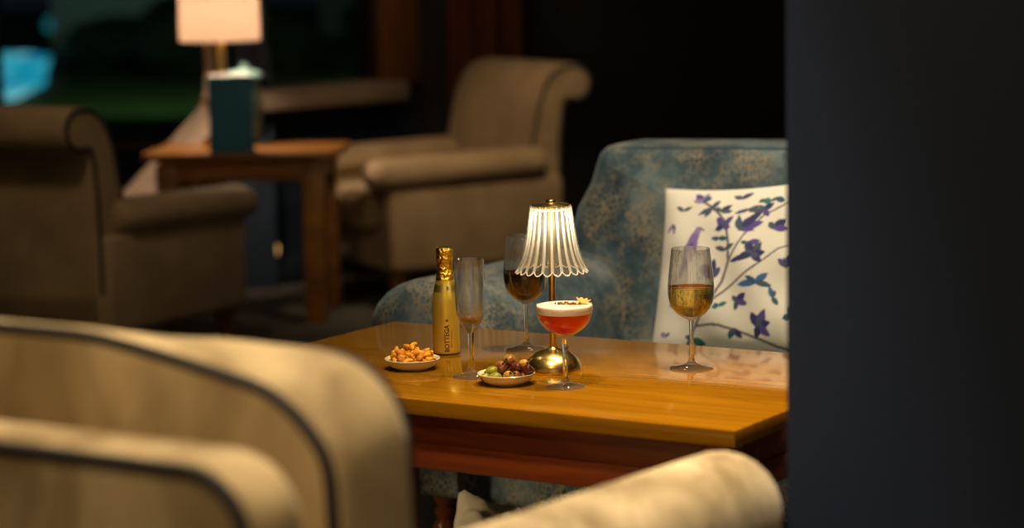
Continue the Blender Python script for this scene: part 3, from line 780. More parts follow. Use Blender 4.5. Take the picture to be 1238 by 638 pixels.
def wine_glass(name, label, loc, wine_mat, level, wname):
    t = thing(name, label, 'wine glass', loc)
    o_b = [(0.0046, 0.088), (0.008, 0.0905), (0.0155, 0.0945), (0.026, 0.1015), (0.034, 0.1105), (0.0395, 0.122), (0.0422, 0.136), (0.0424, 0.150), (0.0410, 0.168), (0.0385, 0.190), (0.0350, 0.2195), (0.03485, 0.2203), (0.0345, 0.2206)]
    i_b = [(0.0341, 0.2203), (0.0375, 0.190), (0.0400, 0.168), (0.0413, 0.150), (0.0411, 0.136), (0.0385, 0.1225), (0.033, 0.1118), (0.025, 0.1032), (0.0145, 0.0972), (0.006, 0.0950), (0, 0.0948)]
    g = G(); lathe(o_b + i_b, 64, g); make('bowl', g, M['clear_bowl'], t, angle=60, fix=False)
    g = G(); lathe([(0.0062, 0.014), (0.0050, 0.020), (0.0042, 0.032), (0.0038, 0.06), (0.0040, 0.078), (0.0046, 0.088)], 28, g); make('stem', g, M['solid_glass'], t, fix=False, angle=80)
    g = G(); lathe([(0, 0), (0.0385, 0), (0.040, 0.0008), (0.0402, 0.0016), (0.039, 0.0024), (0.028, 0.0040), (0.018, 0.0062), (0.011, 0.009), (0.0075, 0.0118), (0.0062, 0.014)], 56, g); make('foot', g, M['foot_glass'], t, fix=False, angle=60)
    # liquid following the inside of the bowl
    ins = [p for p in i_b[::-1] if p[1] < level]
    last = ins[-1]; nxt = [p for p in i_b[::-1] if p[1] >= level][0]
    k = (level - last[1]) / (nxt[1] - last[1]); rl = last[0] + (nxt[0] - last[0]) * k
    pr = [(max(0, r - 0.0003), z + 0.0003) for r, z in ins] + [(rl - 0.0003, level), (rl - 0.0015, level - 0.0006), (0, level - 0.0006)]
    g = G(); lathe(pr, 56, g); make(wname, g, wine_mat, t, angle=50, fix=False)
    return t
wine_glass('wine_glass', 'stemmed glass half full of white wine, alone at right of the table', on_table(0.324, 4.345), M['white_wine'], 0.150, 'white_wine')
wine_glass('wine_glass', 'stemmed glass of dark red wine standing behind the little glass lamp', on_table(0.025, 4.589), M['red_wine'], 0.150, 'red_wine')

# champagne flute
t = thing('champagne_flute', 'empty tall champagne flute beside the gold bottle', 'glass', on_table(-0.077, 4.303))
o_b = [(0.0062, 0.080), (0.0085, 0.084), (0.013, 0.090), (0.0195, 0.099), (0.0240, 0.112), (0.0262, 0.128), (0.0270, 0.145), (0.0275, 0.165), (0.0272, 0.185), (0.0266, 0.2127), (0.02645, 0.2135), (0.0261, 0.2138)]
i_b = [(0.0257, 0.2133), (0.0263, 0.185), (0.0265, 0.165), (0.0260, 0.145), (0.0251, 0.128), (0.0226, 0.113), (0.017, 0.1015), (0.009, 0.0960), (0, 0.0950)]
g = G(); lathe(o_b + i_b, 48, g); make('bowl', g, M['clear_bowl'], t, angle=60, fix=False)
g = G(); lathe([(0.0070, 0.014), (0.0056, 0.022), (0.0048, 0.04), (0.0050, 0.06), (0.0062, 0.080)], 28, g); make('stem', g, M['solid_glass'], t, fix=False, angle=80)
g = G(); lathe([(0, 0), (0.034, 0), (0.0352, 0.0008), (0.0354, 0.0016), (0.034, 0.0025), (0.026, 0.0042), (0.017, 0.0066), (0.0105, 0.0095), (0.0080, 0.0118), (0.0070, 0.014)], 48, g); make('foot', g, M['foot_glass'], t, fix=False, angle=60)
g = G(); lathe([(0, 0.0952), (0.0088, 0.0962), (0.0165, 0.1017), (0.0192, 0.105), (0.0185, 0.1046), (0, 0.1046)], 40, g); make('sparkling_wine', g, M['white_wine'], t, fix=False, angle=50)

# coupe cocktail
t = thing('cocktail_coupe', 'coupe of bright red cocktail topped with pale foam and crumbs', 'cocktail', on_table(0.090, 4.182))
o_b = [(0.0052, 0.086), (0.009, 0.0885), (0.016, 0.0925), (0.026, 0.098), (0.036, 0.106), (0.0435, 0.1155), (0.048, 0.127), (0.0500, 0.138), (0.0502, 0.147)]
i_b = [(0.0493, 0.1472), (0.0491, 0.138), (0.0470, 0.1275), (0.0425, 0.1165), (0.035, 0.1073), (0.0255, 0.0998), (0.0155, 0.0947), (0.006, 0.092), (0, 0.0918)]
g = G(); lathe(o_b + i_b, 56, g); make('bowl', g, M['bowl_glass'], t, angle=60, fix=False)
g = G(); lathe([(0.0062, 0.013), (0.0046, 0.022), (0.0042, 0.04), (0.0048, 0.06), (0.0062, 0.070), (0.0074, 0.0745), (0.0066, 0.079), (0.0050, 0.083), (0.0052, 0.086)], 28, g); make('stem', g, M['solid_glass'], t, fix=False, angle=80)
g = G(); lathe([(0, 0), (0.0345, 0), (0.0358, 0.0008), (0.036, 0.0016), (0.0345, 0.0025), (0.026, 0.004), (0.017, 0.0062), (0.0105, 0.0088), (0.0075, 0.011), (0.0062, 0.013)], 56, g); make('foot', g, M['foot_glass'], t, fix=False, angle=60)
g = G(); lathe([(0, 0.0921), (0.0058, 0.0923), (0.0152, 0.095), (0.0252, 0.1001), (0.0347, 0.1076), (0.0422, 0.1168), (0.0467, 0.1278), (0.0479, 0.132), (0, 0.132)], 56, g); make('cocktail', g, M['cocktail'], t, angle=60)
g = G(); lathe([(0, 0.1322), (0.0480, 0.1322), (0.0488, 0.138), (0.0490, 0.1435), (0.0484, 0.1455), (0.046, 0.1462), (0.03, 0.1466), (0, 0.1468)], 56, g); make('foam', g, M['foam'], t, angle=60)
rnd = random.Random(3)
def lump(g, c, r, rnd, sq=(1, 1, 1), rot=None, jag=0.25):
    bm = bmesh.new(); bmesh.ops.create_icosphere(bm, subdivisions=2, radius=1.0)
    ph = [rnd.uniform(0, 6) for _ in range(4)]
    rot = rot or Euler((rnd.uniform(0, 6), rnd.uniform(0, 6), rnd.uniform(0, 6))).to_matrix()
    for v in bm.verts:
        p = v.co.copy(); k = 1 + jag * sin(3 * p.x + ph[0]) * cos(3 * p.y + ph[1]) + jag * 0.6 * sin(5 * p.z + ph[2])
        v.co = Vector(c) + rot @ Vector((p.x * k * r * sq[0], p.y * k * r * sq[1], p.z * k * r * sq[2]))
    bm.verts.index_update()
    g.add([v.co[:] for v in bm.verts], [[v.index for v in f.verts] for f in bm.faces]); bm.free()
for k in range(30):
    a = k / 30
    x = -0.014 + 0.050 * a + rnd.uniform(-.003, .003); y = 0.002 - 0.012 * a + rnd.uniform(-.007, .007)
    g = G(); lump(g, (x, y, 0.1468 + 0.0012), rnd.uniform(0.0018, 0.0036), rnd, (1.2, 0.9, 0.5)); make('crumb', g, M['crumb'] if k % 2 else M['crumb_dark'], t)
g = G()
for q in range(4):
    a = R(20 + q * 42); L_ = 0.014
    pts = []
    for s in range(7):
        u_ = s / 6; wd_ = 0.0042 * sin(PI * (0.15 + 0.8 * u_)) + 0.0006
        c_ = Vector((cos(a) * L_ * u_, sin(a) * L_ * u_, 0.004 + 0.005 * u_ * (1 + q * 0.3))); n_ = Vector((-sin(a), cos(a), 0)) * wd_
        pts += [c_ + n_, c_ - n_, c_ + n_ + Vector((0, 0, 0.0008)), c_ - n_ + Vector((0, 0, 0.0008))]
    f = []
    for s in range(6):
        b0 = s * 4; b1 = b0 + 4
        f += [(b0, b0 + 1, b1 + 1, b1), (b0 + 2, b1 + 2, b1 + 3, b0 + 3), (b0, b1, b1 + 2, b0 + 2), (b0 + 1, b0 + 3, b1 + 3, b1 + 1)]
    g.add([p + Vector((0.033, -0.006, 0.1445)) for p in pts], f)
make('dried_flower', g, M['petal'], t)

# gold miniature bottle
bt = thing('mini_bottle', 'small shiny gold sparkling wine bottle with foil neck', 'bottle', on_table(-0.128, 4.559))
body = [(0, 0.002), (0.018, 0.0015), (0.0235, 0.0), (0.0253, 0.002), (0.0258, 0.006), (0.0258, 0.098), (0.0252, 0.107), (0.0236, 0.116), (0.0212, 0.126), (0.0188, 0.136), (0.0168, 0.146), (0.0150, 0.156), (0.0142, 0.164), (0.0138, 0.178), (0, 0.178)]
g = G(); lathe(body, 56, g); make('body', g, M['gold'], bt, angle=50)
g = G(); lathe([(0.0178, 0.1425), (0.0168, 0.150), (0.0156, 0.157), (0.0148, 0.165), (0.0146, 0.174), (0.0150, 0.178), (0.0162, 0.180), (0.0164, 0.184), (0.0158, 0.186), (0.0160, 0.190), (0.0162, 0.199), (0.0150, 0.2035), (0.011, 0.205), (0, 0.2052)], 48, g); make('foil_cap', g, M['gold_foil'], bt, angle=50)
g = G(); lathe([(0.0225, 0.1215), (0.0228, 0.1215), (0.0196, 0.1345), (0.0193, 0.1345)], 48, g, close=True); make('neck_label', g, M['gold_band'], bt, angle=60)
g = G(); lathe([(0.0260, 0.0012), (0.0263, 0.0012), (0.0263, 0.003), (0.0260, 0.003)], 48, g, close=True); make('base_ring', g, M['dark_wood'], bt)

def text_mesh(s, size):
    cu_ = bpy.data.curves.new('lettering', 'FONT'); cu_.body = s; cu_.size = size; cu_.align_x = 'CENTER'; cu_.align_y = 'CENTER'
    cu_.extrude = 0.0; cu_.offset = size * 0.022; cu_.resolution_u = 3
    ob = bpy.data.objects.new('lettering', cu_); COL.objects.link(ob)
    dg = bpy.context.evaluated_depsgraph_get(); me = bpy.data.meshes.new_from_object(ob.evaluated_get(dg))
    bm = bmesh.new(); bm.from_mesh(me)
    bmesh.ops.triangulate(bm, faces=bm.faces[:])
    for _ in range(4):
        ed = [e for e in bm.edges if e.calc_length() > size * 0.12]
        if not ed: break
        bmesh.ops.subdivide_edges(bm, edges=ed, cuts=1)
        bmesh.ops.triangulate(bm, faces=[q for q in bm.faces if len(q.verts) > 3])
    bm.verts.index_update()
    v = [tuple(p.co) for p in bm.verts]; f = [tuple(p.index for p in q.verts) for q in bm.faces]; bm.free()
    bpy.data.objects.remove(ob); bpy.data.meshes.remove(me); bpy.data.curves.remove(cu_)
    return v, f
def serif_word(s, size, bold=1.0):
    """lettering with small slab serifs added at the stems"""
    return text_mesh(s, size)
def wrap_text(name, s, size, zc, ang, rad, vertical, mat, parent, sx=1.0):
    v, f = text_mesh(s, size); g = G(); out = []
    for x, y, _ in v:
        x *= sx
        if vertical: zz, arc = zc + x, -y
        else: zz, arc = zc + y, x
        rd = rad(zz) if callable(rad) else rad
        a = ang + arc / rd
        out.append((rd * cos(a), rd * sin(a), zz))
    g.add(out, f); return make(name, g, mat, parent, smooth=False, fix=False)
FRONT = math.atan2(-4.559, 0.128)
wrap_text('lettering', 'BOTTEGA', 0.0125, 0.0325, FRONT + 0.06, 0.02600, True, M['ink'], bt, sx=0.93)
wrap_text('small_lettering', 'BOTTEGA', 0.0045, 0.0315, FRONT + 0.40, 0.02600, True, M['ink_faint'], bt, sx=1.6)
wrap_text('initial', 'B', 0.0095, 0.128, FRONT + 0.22, lambda z: 0.0232 - (z - 0.1215) * 0.246, False, M['ink'], bt)
g = G()   # small arrow mark above the word
pts = [(-0.0030, 0.0), (0.0030, 0.0), (0.0, 0.0052)]
vv = []
for a_, z_ in pts:
    an = FRONT + 0.06 + a_ / 0.02592; vv.append((0.02602 * cos(an), 0.02602 * sin(an), 0.0655 + z_))
g.add(vv, [(0, 1, 2)]); make('arrow_mark', g, M['ink'], bt, smooth=False, fix=False)

# cordless lamp with fluted glass shade
lp = thing('cordless_lamp', 'small brass table lamp with fluted clear glass shade, lit', 'lamp', on_table(0.072, 4.347))
dome = [(0, 0.0)] + [(0.0515, 0.0), (0.0525, 0.0012), (0.0525, 0.0035)]
dome += [(0.0525 * cos(R(a)) ** 0.9, 0.0035 + 0.0375 * sin(R(a))) for a in range(6, 84, 6)] + [(0.009, 0.0425), (0.0075, 0.045), (0, 0.045)]
g = G(); lathe(dome, 64, g); make('base', g, M['brass'], lp, angle=50)
g = G(); lathe([(0, 0.040), (0.0066, 0.040), (0.0064, 0.17), (0.0064, 0.298), (0, 0.298)], 28, g); make('stem', g, M['brass_pole'], lp)
NF = 22; SEG = NF * 12
def flute_ring(r, z, amp, scal, dr=0.0):
    out = []
    for i in range(SEG):
        a = 2 * PI * i / SEG; k = cos(NF * a)
        rad_ = r + amp * (abs(cos(NF * a / 2)) - 0.5) * 2 + dr
        out.append((rad_ * cos(a), rad_ * sin(a), z - scal * abs(cos(NF * a / 2 + 0)) ** 1.0))
    return out
prof = [(r_, 0.3035 + (z_ - 0.3035) * 0.94) for r_, z_ in [(0.0365, 0.3035), (0.0370, 0.300), (0.0378, 0.292), (0.0392, 0.280), (0.0408, 0.265), (0.0430, 0.248), (0.0460, 0.230), (0.0500, 0.212), (0.0545, 0.199), (0.0590, 0.1895), (0.0622, 0.1845), (0.0640, 0.1815)]]
v = []; f = []
nr = len(prof)
for side in (0, 1):
    for k, (r, z) in enumerate(prof):
        q = k / (nr - 1); amp = 0.0014 + 0.0016 * q; sc_ = 0.0068 * max(0, (q - 0.6) / 0.4)
        v += flute_ring(r, z, amp if side == 0 else amp * 0.35, sc_, 0.0 if side == 0 else -0.0022)
for k in range(nr - 1):
    for i in range(SEG):
        j = (i + 1) % SEG
        f.append((k * SEG + i, k * SEG + j, (k + 1) * SEG + j, (k + 1) * SEG + i))
        o_ = nr * SEG
        f.append((o_ + k * SEG + i, o_ + (k + 1) * SEG + i, o_ + (k + 1) * SEG + j, o_ + k * SEG + j))
for i in range(SEG):
    j = (i + 1) % SEG
    f.append((i, nr * SEG + i, nr * SEG + j, j)); a = (nr - 1) * SEG
    f.append((a + i, a + j, nr * SEG + a + j, nr * SEG + a + i))
g = G(); g.add(v, f)
def rib(q):
    x_, y_, _ = v[q[0]]; a_ = math.atan2(y_, x_) + PI / SEG
    return 1 if abs(cos(NF * a_ / 2)) < 0.45 else 0
g.mi = [rib(q) for q in f]
sh = make('lamp_shade', g, M['shade_glass'], lp, angle=70, mats=[M['shade_glass'], M['shade_rib']])
hem = flute_ring(0.0640, 0.1888, 0.0030, 0.0068, -0.0010)[::2]
g = G(); tube(g, hem, 0.0013, 6, closed=True); make('scalloped_hem', g, M['shade_rim'], sh)
g = G(); lathe([(0, 0.298), (0.033, 0.298), (0.0352, 0.3005), (0.0352, 0.3045), (0.033, 0.306), (0.012, 0.3068), (0.009, 0.309), (0.009, 0.3125), (0.0075, 0.314), (0, 0.3142)], 48, g); make('cap', g, M['brass'], lp, angle=50)
g = G(); lathe([(0.010, 0.2975), (0.026, 0.2975), (0.026, 0.2950), (0.010, 0.2950)], 40, g, close=True); make('led_ring', g, M['lamp_led'], lp)

# dishes
def dish(label, loc, r=0.0515, h=0.021):
    t = thing('snack_dish', label, 'dish', loc)
    pr = [(0, 0.0018), (0.026, 0.0018), (0.0275, 0.0), (0.030, 0.0), (0.031, 0.0022), (0.040, 0.0055), (0.047, 0.0115), (r - 0.0008, h - 0.0025), (r, h - 0.0008), (r - 0.0008, h), (r - 0.0022, h - 0.0008), (0.0445, 0.0135), (0.038, 0.0085), (0.028, 0.0058), (0, 0.0052)]
    g = G(); lathe(pr, 64, g); make('bowl', g, M['ceramic'], t, angle=50); return t
NUT = (-0.187, 4.395); OLI = (-0.014, 4.222)
dish('small cream ceramic dish heaped with mixed nuts', on_table(*NUT))
dish('small cream ceramic dish heaped with olives', on_table(*OLI))

def bowl_z(r):
    pts = [(0, .0052), (.028, .0058), (.038, .0085), (.0445, .0135), (.0495, .0205), (.06, .04)]
    for (r0, z0), (r1, z1) in zip(pts, pts[1:]):
        if r <= r1: return z0 + (z1 - z0) * (r - r0) / (r1 - r0)
    return 0.05
def heap(radii, rmax, rnd, tries=260, spread=1.0):
    """settle balls one by one into the dish; returns centres"""
    placed = []
    for r in radii:
        best = None
        for _ in range(tries):
            a = rnd.uniform(0, 2 * PI); d = (rmax - r * 0.6) * math.sqrt(rnd.random())
            x, y = d * cos(a), d * sin(a)
            z = max(bowl_z(d), bowl_z(max(0, d + r * 0.7)) - r * 0.35) + r * 0.97
            for (px, py, pz, pr_) in placed:
                q = (r + pr_) ** 2 - (px - x) ** 2 - (py - y) ** 2
                if q > 0: z = max(z, pz + math.sqrt(q))
            cost = z + spread * 0.22 * d
            if best is None or cost < best[0]: best = (cost, x, y, z)
        placed.append((best[1], best[2], best[3], r))
    return placed

# nuts
def cashew_mesh():
    g = G(); pts = []; rad = []
    for i in range(11):
        q = i / 10; a = R(-70 + 140 * q)
        pts.append((0.0068 * sin(a), 0.0068 * cos(a) - 0.004, 0)); rad.append(0.0036 * (sin(PI * (0.10 + 0.80 * q)) ** 0.5) * (1.15 - 0.35 * q))
    tube(g, pts, rad, 10); return g
rnd = random.Random(21)
kinds = []
g = cashew_mesh(); g.v = [tuple(1.3 * c for c in p) for p in g.v]; kinds.append(('cashew', g, M['cashew'], 0.0074))
for m_, nm_ in ((M['nut'], 'nut'), (M['nut_dark'], 'nut'), (M['nut'], 'nut')):
    g = G(); lump(g, (0, 0, 0), 0.0074, rnd, (1.15, 0.8, 0.75), jag=0.22, rot=Matrix.Identity(3)); kinds.append((nm_, g, m_, 0.0066))
g = G(); tube(g, [(-0.008, 0, 0.001), (-0.003, 0.001, 0), (0.003, 0, 0.001), (0.008, 0.001, 0)], [0.002, 0.0027, 0.0026, 0.0018], 8); kinds.append(('crisp_stick', g, M['cashew'], 0.0050))
protos = [None] * len(kinds)
seq = [rnd.choice([0, 0, 0, 1, 2, 3, 3, 4]) for _ in range(78)]
NLAB = {'cashew': ('golden curved cashew in the nut heap', 'cashew', 'cashews in the nut dish'),
        'nut': ('roasted amber nut piece in the nut heap', 'nut', 'roasted nut pieces in the nut dish'),
        'crisp_stick': ('thin yellow crisp stick in the nut heap', 'snack', 'crisp sticks in the nut dish')}
def place(ki, loc, rot, sc=1.0):
    nm, g, m_, r = kinds[ki]
    if protos[ki] is None:
        o = make(nm, g, m_, angle=60); protos[ki] = o
    else:
        o = protos[ki].copy(); COL.objects.link(o)
    o.location = loc; o.rotation_euler = rot; o.scale = (sc, sc, sc)
    if nm == 'nut' and m_ is M['nut_dark']: tag(o, 'dark spiced nut piece in the nut heap', 'nut', 'dark spiced nuts in the nut dish')
    else: tag(o, *NLAB[nm])
    return o
cs = heap([kinds[k][3] * 0.92 for k in seq], 0.047, rnd, spread=2.4)
for k, (x, y, z, r) in zip(seq, cs):
    place(k, (NUT[0] + x, NUT[1] + y, TZ + z), (rnd.uniform(-.7, .7), rnd.uniform(-.7, .7), rnd.uniform(0, 6.28)), rnd.uniform(0.9, 1.12))

# olives: ellipsoids, some pitted with a hole
def olive_obj(name, mat_, a, b, pitted):
    g = G(); n = 14; prof = []
    top = 0.93 if pitted else 1.0
    for i in range(n + 1):
        th = PI * i / n; z = -cos(th) * a; r = sin(th) * b
        if pitted and z > a * 0.90: break
        prof.append((r if 0 < i < n else 0, z))
    if pitted:
        rr_ = prof[-1][0]; prof += [(rr_ * 0.62, a * 0.93), (rr_ * 0.55, a * 0.80), (0, a * 0.72)]
    lathe(prof, 22, g)
    nf = len(g.f); 
    if pitted: g.mi = [1 if min(math.hypot(g.v[i][0], g.v[i][1]) for i in q) < rr_ * 0.60 and sum(g.v[i][2] for i in q) > 0 else 0 for q in g.f]
    return make(name, g, mat_, mats=[mat_, M['olive_hole']], angle=70)
rnd = random.Random(5)
tm = [('olive_green', 0.0122, 0.0098, False), ('olive_purple', 0.0102, 0.0084, False), ('olive_brown', 0.0102, 0.0084, True), ('olive_amber', 0.0102, 0.0086, True), ('olive_purple', 0.0098, 0.0082, True)]
oproto = [None] * len(tm)
def put_olive(k, x, y, z, rot, label, group=None, sc=1.0):
    mt_, a, b, pit = tm[k]
    if oproto[k] is None: o = olive_obj('olive', M[mt_], a, b, pit); oproto[k] = o
    else: o = oproto[k].copy(); COL.objects.link(o)
    for key in ('label', 'category', 'group'):
        if key in o: del o[key]
    o.location = (OLI[0] + x, OLI[1] + y, TZ + z); o.rotation_euler = rot; o.scale = (sc,) * 3
    tag(o, label, 'olive', group); return o
big = [(-0.0190, -0.026, 0.0168, 'large green olive at the front of the heap, nearest the camera'),
       (-0.0245, -0.004, 0.0240, 'large green olive at the upper left of the heap'),
       (-0.0370, -0.018, 0.0160, 'small green olive at the far left rim of the olive dish'),
       (0.006, 0.012, 0.0420, 'pale green olive on top of the heap')]
fixed = [(x, y, z, 0.0098 if k != 2 else 0.0075) for k, (x, y, z, _) in enumerate(big)]
for k, (x, y, z, lab) in enumerate(big):
    put_olive(0, x, y, z, (R(90), R(8 * k), R(85 + 15 * k)), lab, None, 0.78 if k == 2 else 0.98)
seqo = [1, 2, 3, 1, 4, 2, 1, 3, 2, 4, 1, 2, 1, 4, 2, 3, 1, 2, 1, 4, 2, 3, 1, 2]
OL = {'olive_purple': ('purple olive in the mixed heap on the dish', 'purple olives in the dish'),
      'olive_brown': ('brown pitted olive in the mixed heap on the dish', 'brown olives in the dish'),
      'olive_amber': ('amber pitted olive in the mixed heap on the dish', 'amber olives in the dish')}
placed = [f_ for f_ in fixed]
for k in seqo:
    r = tm[k][2] * 1.02; best = None
    for _ in range(500):
        a = rnd.uniform(0, 2 * PI); d = 0.042 * math.sqrt(rnd.random()); x, y = d * cos(a), d * sin(a)
        z = max(bowl_z(d), bowl_z(d + r * 0.7) - r * 0.3) + r
        bad = False
        for (px, py, pz, pr_) in placed:
            q = (r + pr_) ** 2 - (px - x) ** 2 - (py - y) ** 2
            if q > 0: z = max(z, pz + math.sqrt(q))
        for (px, py, pz, pr_) in fixed[:2]:        # keep the two big green ones in view
            if math.hypot(px - x, py - y) < 0.010: bad = True
        cost = z + 0.50 * math.hypot(x - 0.008, y) + (0.05 if bad else 0)
        if best is None or cost < best[0]: best = (cost, x, y, z)
    placed.append((best[1], best[2], best[3], r))
    put_olive(k, best[1], best[2], best[3], (R(rnd.uniform(55, 100)), 0, R(rnd.uniform(-60, 60))), *OL[tm[k][0]])

# ------------------------------------------------------------------ garden at night
g = G(); box(g, -30, 30, 10.9, 60, -0.3, -0.02); o = make('lawn', g, M['lawn'], smooth=False); o['kind'] = 'structure'
gp = thing('garden_pool', 'bright turquoise lit pool outside the window at far left', 'pool', (-6.3, 26, -0.02))
po = [(-1.6, -5.2), (1.75, -5.2), (1.95, -4.6), (1.75, -2.2), (1.25, 0.5), (0.85, 2.8), (0.6, 4.2), (0.1, 5.2), (-1.6, 5.2)]
def poly_slab(pts, z0, z1):
    g = G(); n = len(pts)
    g.add([(x, y, z0) for x, y in pts] + [(x, y, z1) for x, y in pts], [tuple(range(n))[::-1], tuple(range(n, 2 * n))] + [(i, (i + 1) % n, n + (i + 1) % n, n + i) for i in range(n)]); return g
make('coping', poly_slab(inset(po, -0.18), 0.0, 0.05), M['pool_edge'], gp, smooth=False)
make('water', poly_slab(po, 0.04, 0.06), M['pool'], gp, smooth=False)
gl = thing('globe_lamp', 'dim round teal garden lamp beyond the lit pool', 'lamp', (-6.45, 34.4, -0.02))
g = G(); lathe([(0, 0), (0.05, 0), (0.05, 0.22), (0, 0.22)], 16, g); make('post', g, M['dark_wood'], gl)
g = G(); lathe([(0.11 * r, 0.22 + 0.10 + 0.11 * z) for r, z in grow_ellipsoid(20, 12)[0]], 20, g); make('globe', g, M['globe'], gl)
gw = tag(make('garden_wall', box(box(G(), -6.3, -4.55, 33.6, 33.9, -0.05, 0.80, 0.02), -6.34, -4.51, 33.56, 33.94, 0.80, 0.86, 0.01), M['stone']), 'pale rendered garden wall beyond the pool, far left', 'wall')
gw = tag(make('garden_wall', box(box(G(), -2.9, -1.9, 37.6, 37.9, -0.05, 0.95, 0.02), -2.94, -1.86, 37.56, 37.94, 0.95, 1.0, 0.01), M['stone']), 'pale garden wall seen through the angled window above its sill', 'wall')
def bush(label, x, y, rx, ry, h, seed):
    rnd = random.Random(seed); g = G()
    bm = bmesh.new(); bmesh.ops.create_icosphere(bm, subdivisions=4, radius=1.0)
    ph = [rnd.uniform(0, 6) for _ in range(6)]
    for v in bm.verts:
        p = v.co.copy()
        k = 1 + 0.10 * sin(5 * p.x + ph[0]) * sin(4 * p.y + ph[1]) + 0.07 * sin(9 * p.z + ph[2]) * cos(8 * p.x + ph[3]) + rnd.uniform(-0.05, 0.05)
        v.co = Vector((p.x * k * rx, p.y * k * ry, h * 0.42 + p.z * k * h * 0.55))
    bm.verts.index_update()
    g.add([v.co[:] for v in bm.verts], [[v.index for v in f.verts] for f in bm.faces]); bm.free()
    t = thing('bush', label, 'bush', (x, y, -0.03))
    make('foliage', g, M['hedge'], t, smooth=False)
    g = G(); lathe([(0, -0.02), (0.06, -0.02), (0.05, h * 0.4), (0, h * 0.4)], 10, g); make('trunk', g, M['dark_wood'], t)
bush('dark round bush on the lawn just right of the lit pool', -4.15, 27.5, 0.95, 0.8, 0.62, 1)
bush('dark bush outside the window, behind the drum lampshade', -3.0, 25.5, 1.0, 0.8, 0.75, 2)
bush('dark bush seen through the angled window beside the oak post', -0.9, 28.5, 1.0, 0.8, 1.0, 3)
bush('small dark bush between the two pale garden walls', -4.2, 31.0, 0.5, 0.5, 0.8, 4)

# ------------------------------------------------------------------ lights
def spot(name, loc, target, energy, col, angle, blend=0.6, size=0.08):
    l = bpy.data.lights.new(name, 'SPOT'); l.energy = energy; l.color = col; l.spot_size = R(angle); l.spot_blend = blend; l.shadow_soft_size = size
    o = bpy.data.objects.new(name, l); COL.objects.link(o); o.location = loc
    d = Vector(target) - Vector(loc); o.rotation_euler = d.to_track_quat('-Z', 'Y').to_euler(); return o
def point(name, loc, energy, col, size):
    l = bpy.data.lights.new(name, 'POINT'); l.energy = energy; l.color = col; l.shadow_soft_size = size
    o = bpy.data.objects.new(name, l); COL.objects.link(o); o.location = loc; return o
WARM = (1.0, 0.74, 0.41)
spot('downlight_table', (0.62, 3.95, 2.62), (0.38, 3.75, 0.5), 255, WARM, 49, 0.9, 0.05)
spot('downlight_sofa', (0.45, 4.45, 2.62), (0.40, 5.12, 0.6), 190, (1.0, 0.84, 0.60), 58, 0.9, 0.06)
spot('downlight_armchair', (-0.16, 3.22, 2.62), (-0.15, 3.15, 0.6), 175, (1.0, 0.78, 0.48), 96, 0.7, 0.06)
spot('arm_fill', (0.25, 2.80, 2.62), (0.20, 3.08, 0.6), 128, (1.0, 0.93, 0.80), 32, 0.9, 0.06)  # added narrow spot that only brightens the near chair arm
spot('downlight_entrance', (-0.50, 1.5, 2.62), (-0.45, 2.5, 0.6), 88, WARM, 70, 0.9, 0.15)
spot('pillar_fill', (1.3, 1.5, 2.62), (1.3, 3.3, 0.8), 17, WARM, 90, 0.9, 0.15)  # added unseen spot, evens the tone of the dark wall end
spot('left_chair_fill', (-1.25, 5.3, 2.62), (-1.15, 6.9, 0.5), 42, WARM, 70, 0.9, 0.15)  # added unseen fill that lifts the left armchair out of black
spot('under_table_fill', (-2.7, 3.95, 1.0), (-0.05, 4.80, 0.09), 150, WARM, 12, 0.9, 0.08)  # added out-of-frame spot reaching under the table to the sofa foot and cloth
spot('reflection_fill', (-0.9, -1.0, 2.62), (-0.9, -2.0, 1.2), 110, WARM, 110, 0.9, 0.08)  # added unseen spot; the brightened wall reflects in bottle and glasses
spot('reflection_fill', (0.6, -1.0, 2.62), (0.6, -2.0, 1.2), 110, WARM, 110, 0.9, 0.08)  # second spot added for the same reflections
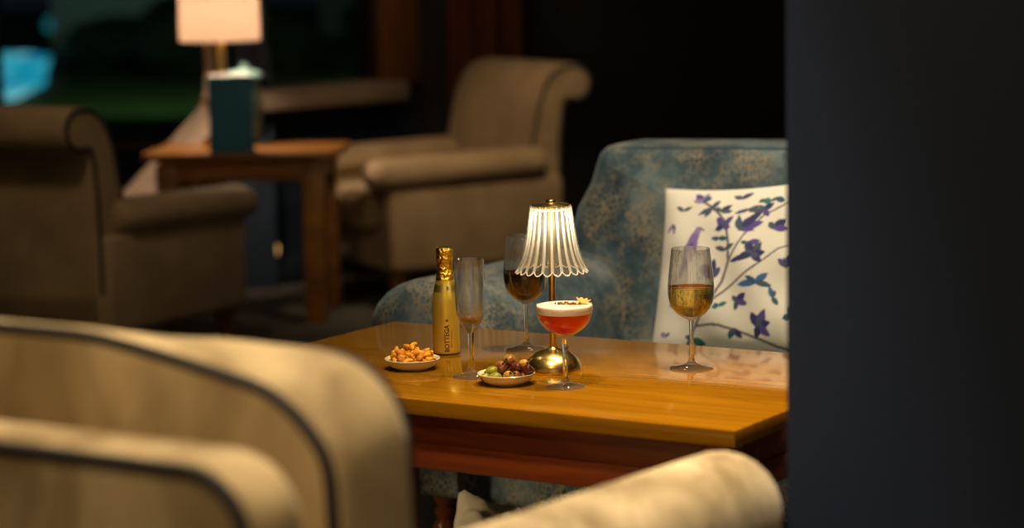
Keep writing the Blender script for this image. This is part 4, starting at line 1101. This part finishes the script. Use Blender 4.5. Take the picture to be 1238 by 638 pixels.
spot('downlight_window', (0.25, 7.3, 2.62), (-0.02, 8.6, 0.5), 115, WARM, 42, 0.9, 0.08)
spot('curtain_fill', (-0.25, 8.9, 2.62), (-0.25, 9.8, 0.9), 9, WARM, 60, 0.9, 0.08)  # added unseen spot that brings up the maroon curtain and oak post
point('lamp_bulb', (-1.015, 8.56, 1.085), 42.0, (1.0, 0.76, 0.52), 0.05)
point('led_glow', (0.072, 4.330, 0.52 + 0.270), 0.35, (1.0, 0.88, 0.66), 0.008)
spot('garden_spot', (-2.2, 17.5, 2.2), (-3.3, 22.5, 0), 220, (0.75, 1.0, 0.6), 60, 0.9)
spot('garden_wall_spot', (-5.2, 30.5, 1.6), (-5.3, 33.6, 0.5), 15, (0.65, 1.0, 0.85), 70, 0.9)
# unseen glowing discs added on the ceiling for highlights in the glass
ceil = bpy.data.objects['ceiling']
M['disc_glow'] = emission('highlight_disc_glow', (1.0, 0.80, 0.50), 45.0)
for x, y in ((0.62, 3.95), (0.45, 4.45), (-0.16, 3.22), (0.25, 2.80), (-0.50, 1.5), (1.3, 1.5), (-1.25, 5.3), (0.25, 7.3)):
    g = G(); lathe([(0, 2.695), (0.07, 2.695), (0.07, 2.702), (0, 2.702)], 24, g); g.xf(Matrix.Translation((x, y, 0))); make('highlight_disc', g, M['disc_glow'], ceil)

wd = bpy.data.worlds.new('night'); SC.world = wd; wd.use_nodes = True
bg = wd.node_tree.nodes.get('Background') or wd.node_tree.nodes.new('ShaderNodeBackground')
bg.inputs[0].default_value = (0.30, 0.40, 0.55, 1); bg.inputs[1].default_value = 0.012

SC.view_settings.view_transform = 'Standard'; SC.view_settings.look = 'None'
SC.view_settings.exposure = 0.0; SC.view_settings.gamma = 1.0
try: SC.view_settings.use_curve_mapping = False
except Exception: pass
SC.cycles.use_denoising = True
SC.cycles.filter_width = 1.1
try: SC.cycles.denoiser = 'OPENIMAGEDENOISE'
except Exception: pass
SC.cycles.sample_clamp_indirect = 4.0
SC.cycles.max_bounces = 14; SC.cycles.transparent_max_bounces = 24; SC.cycles.transmission_bounces = 12
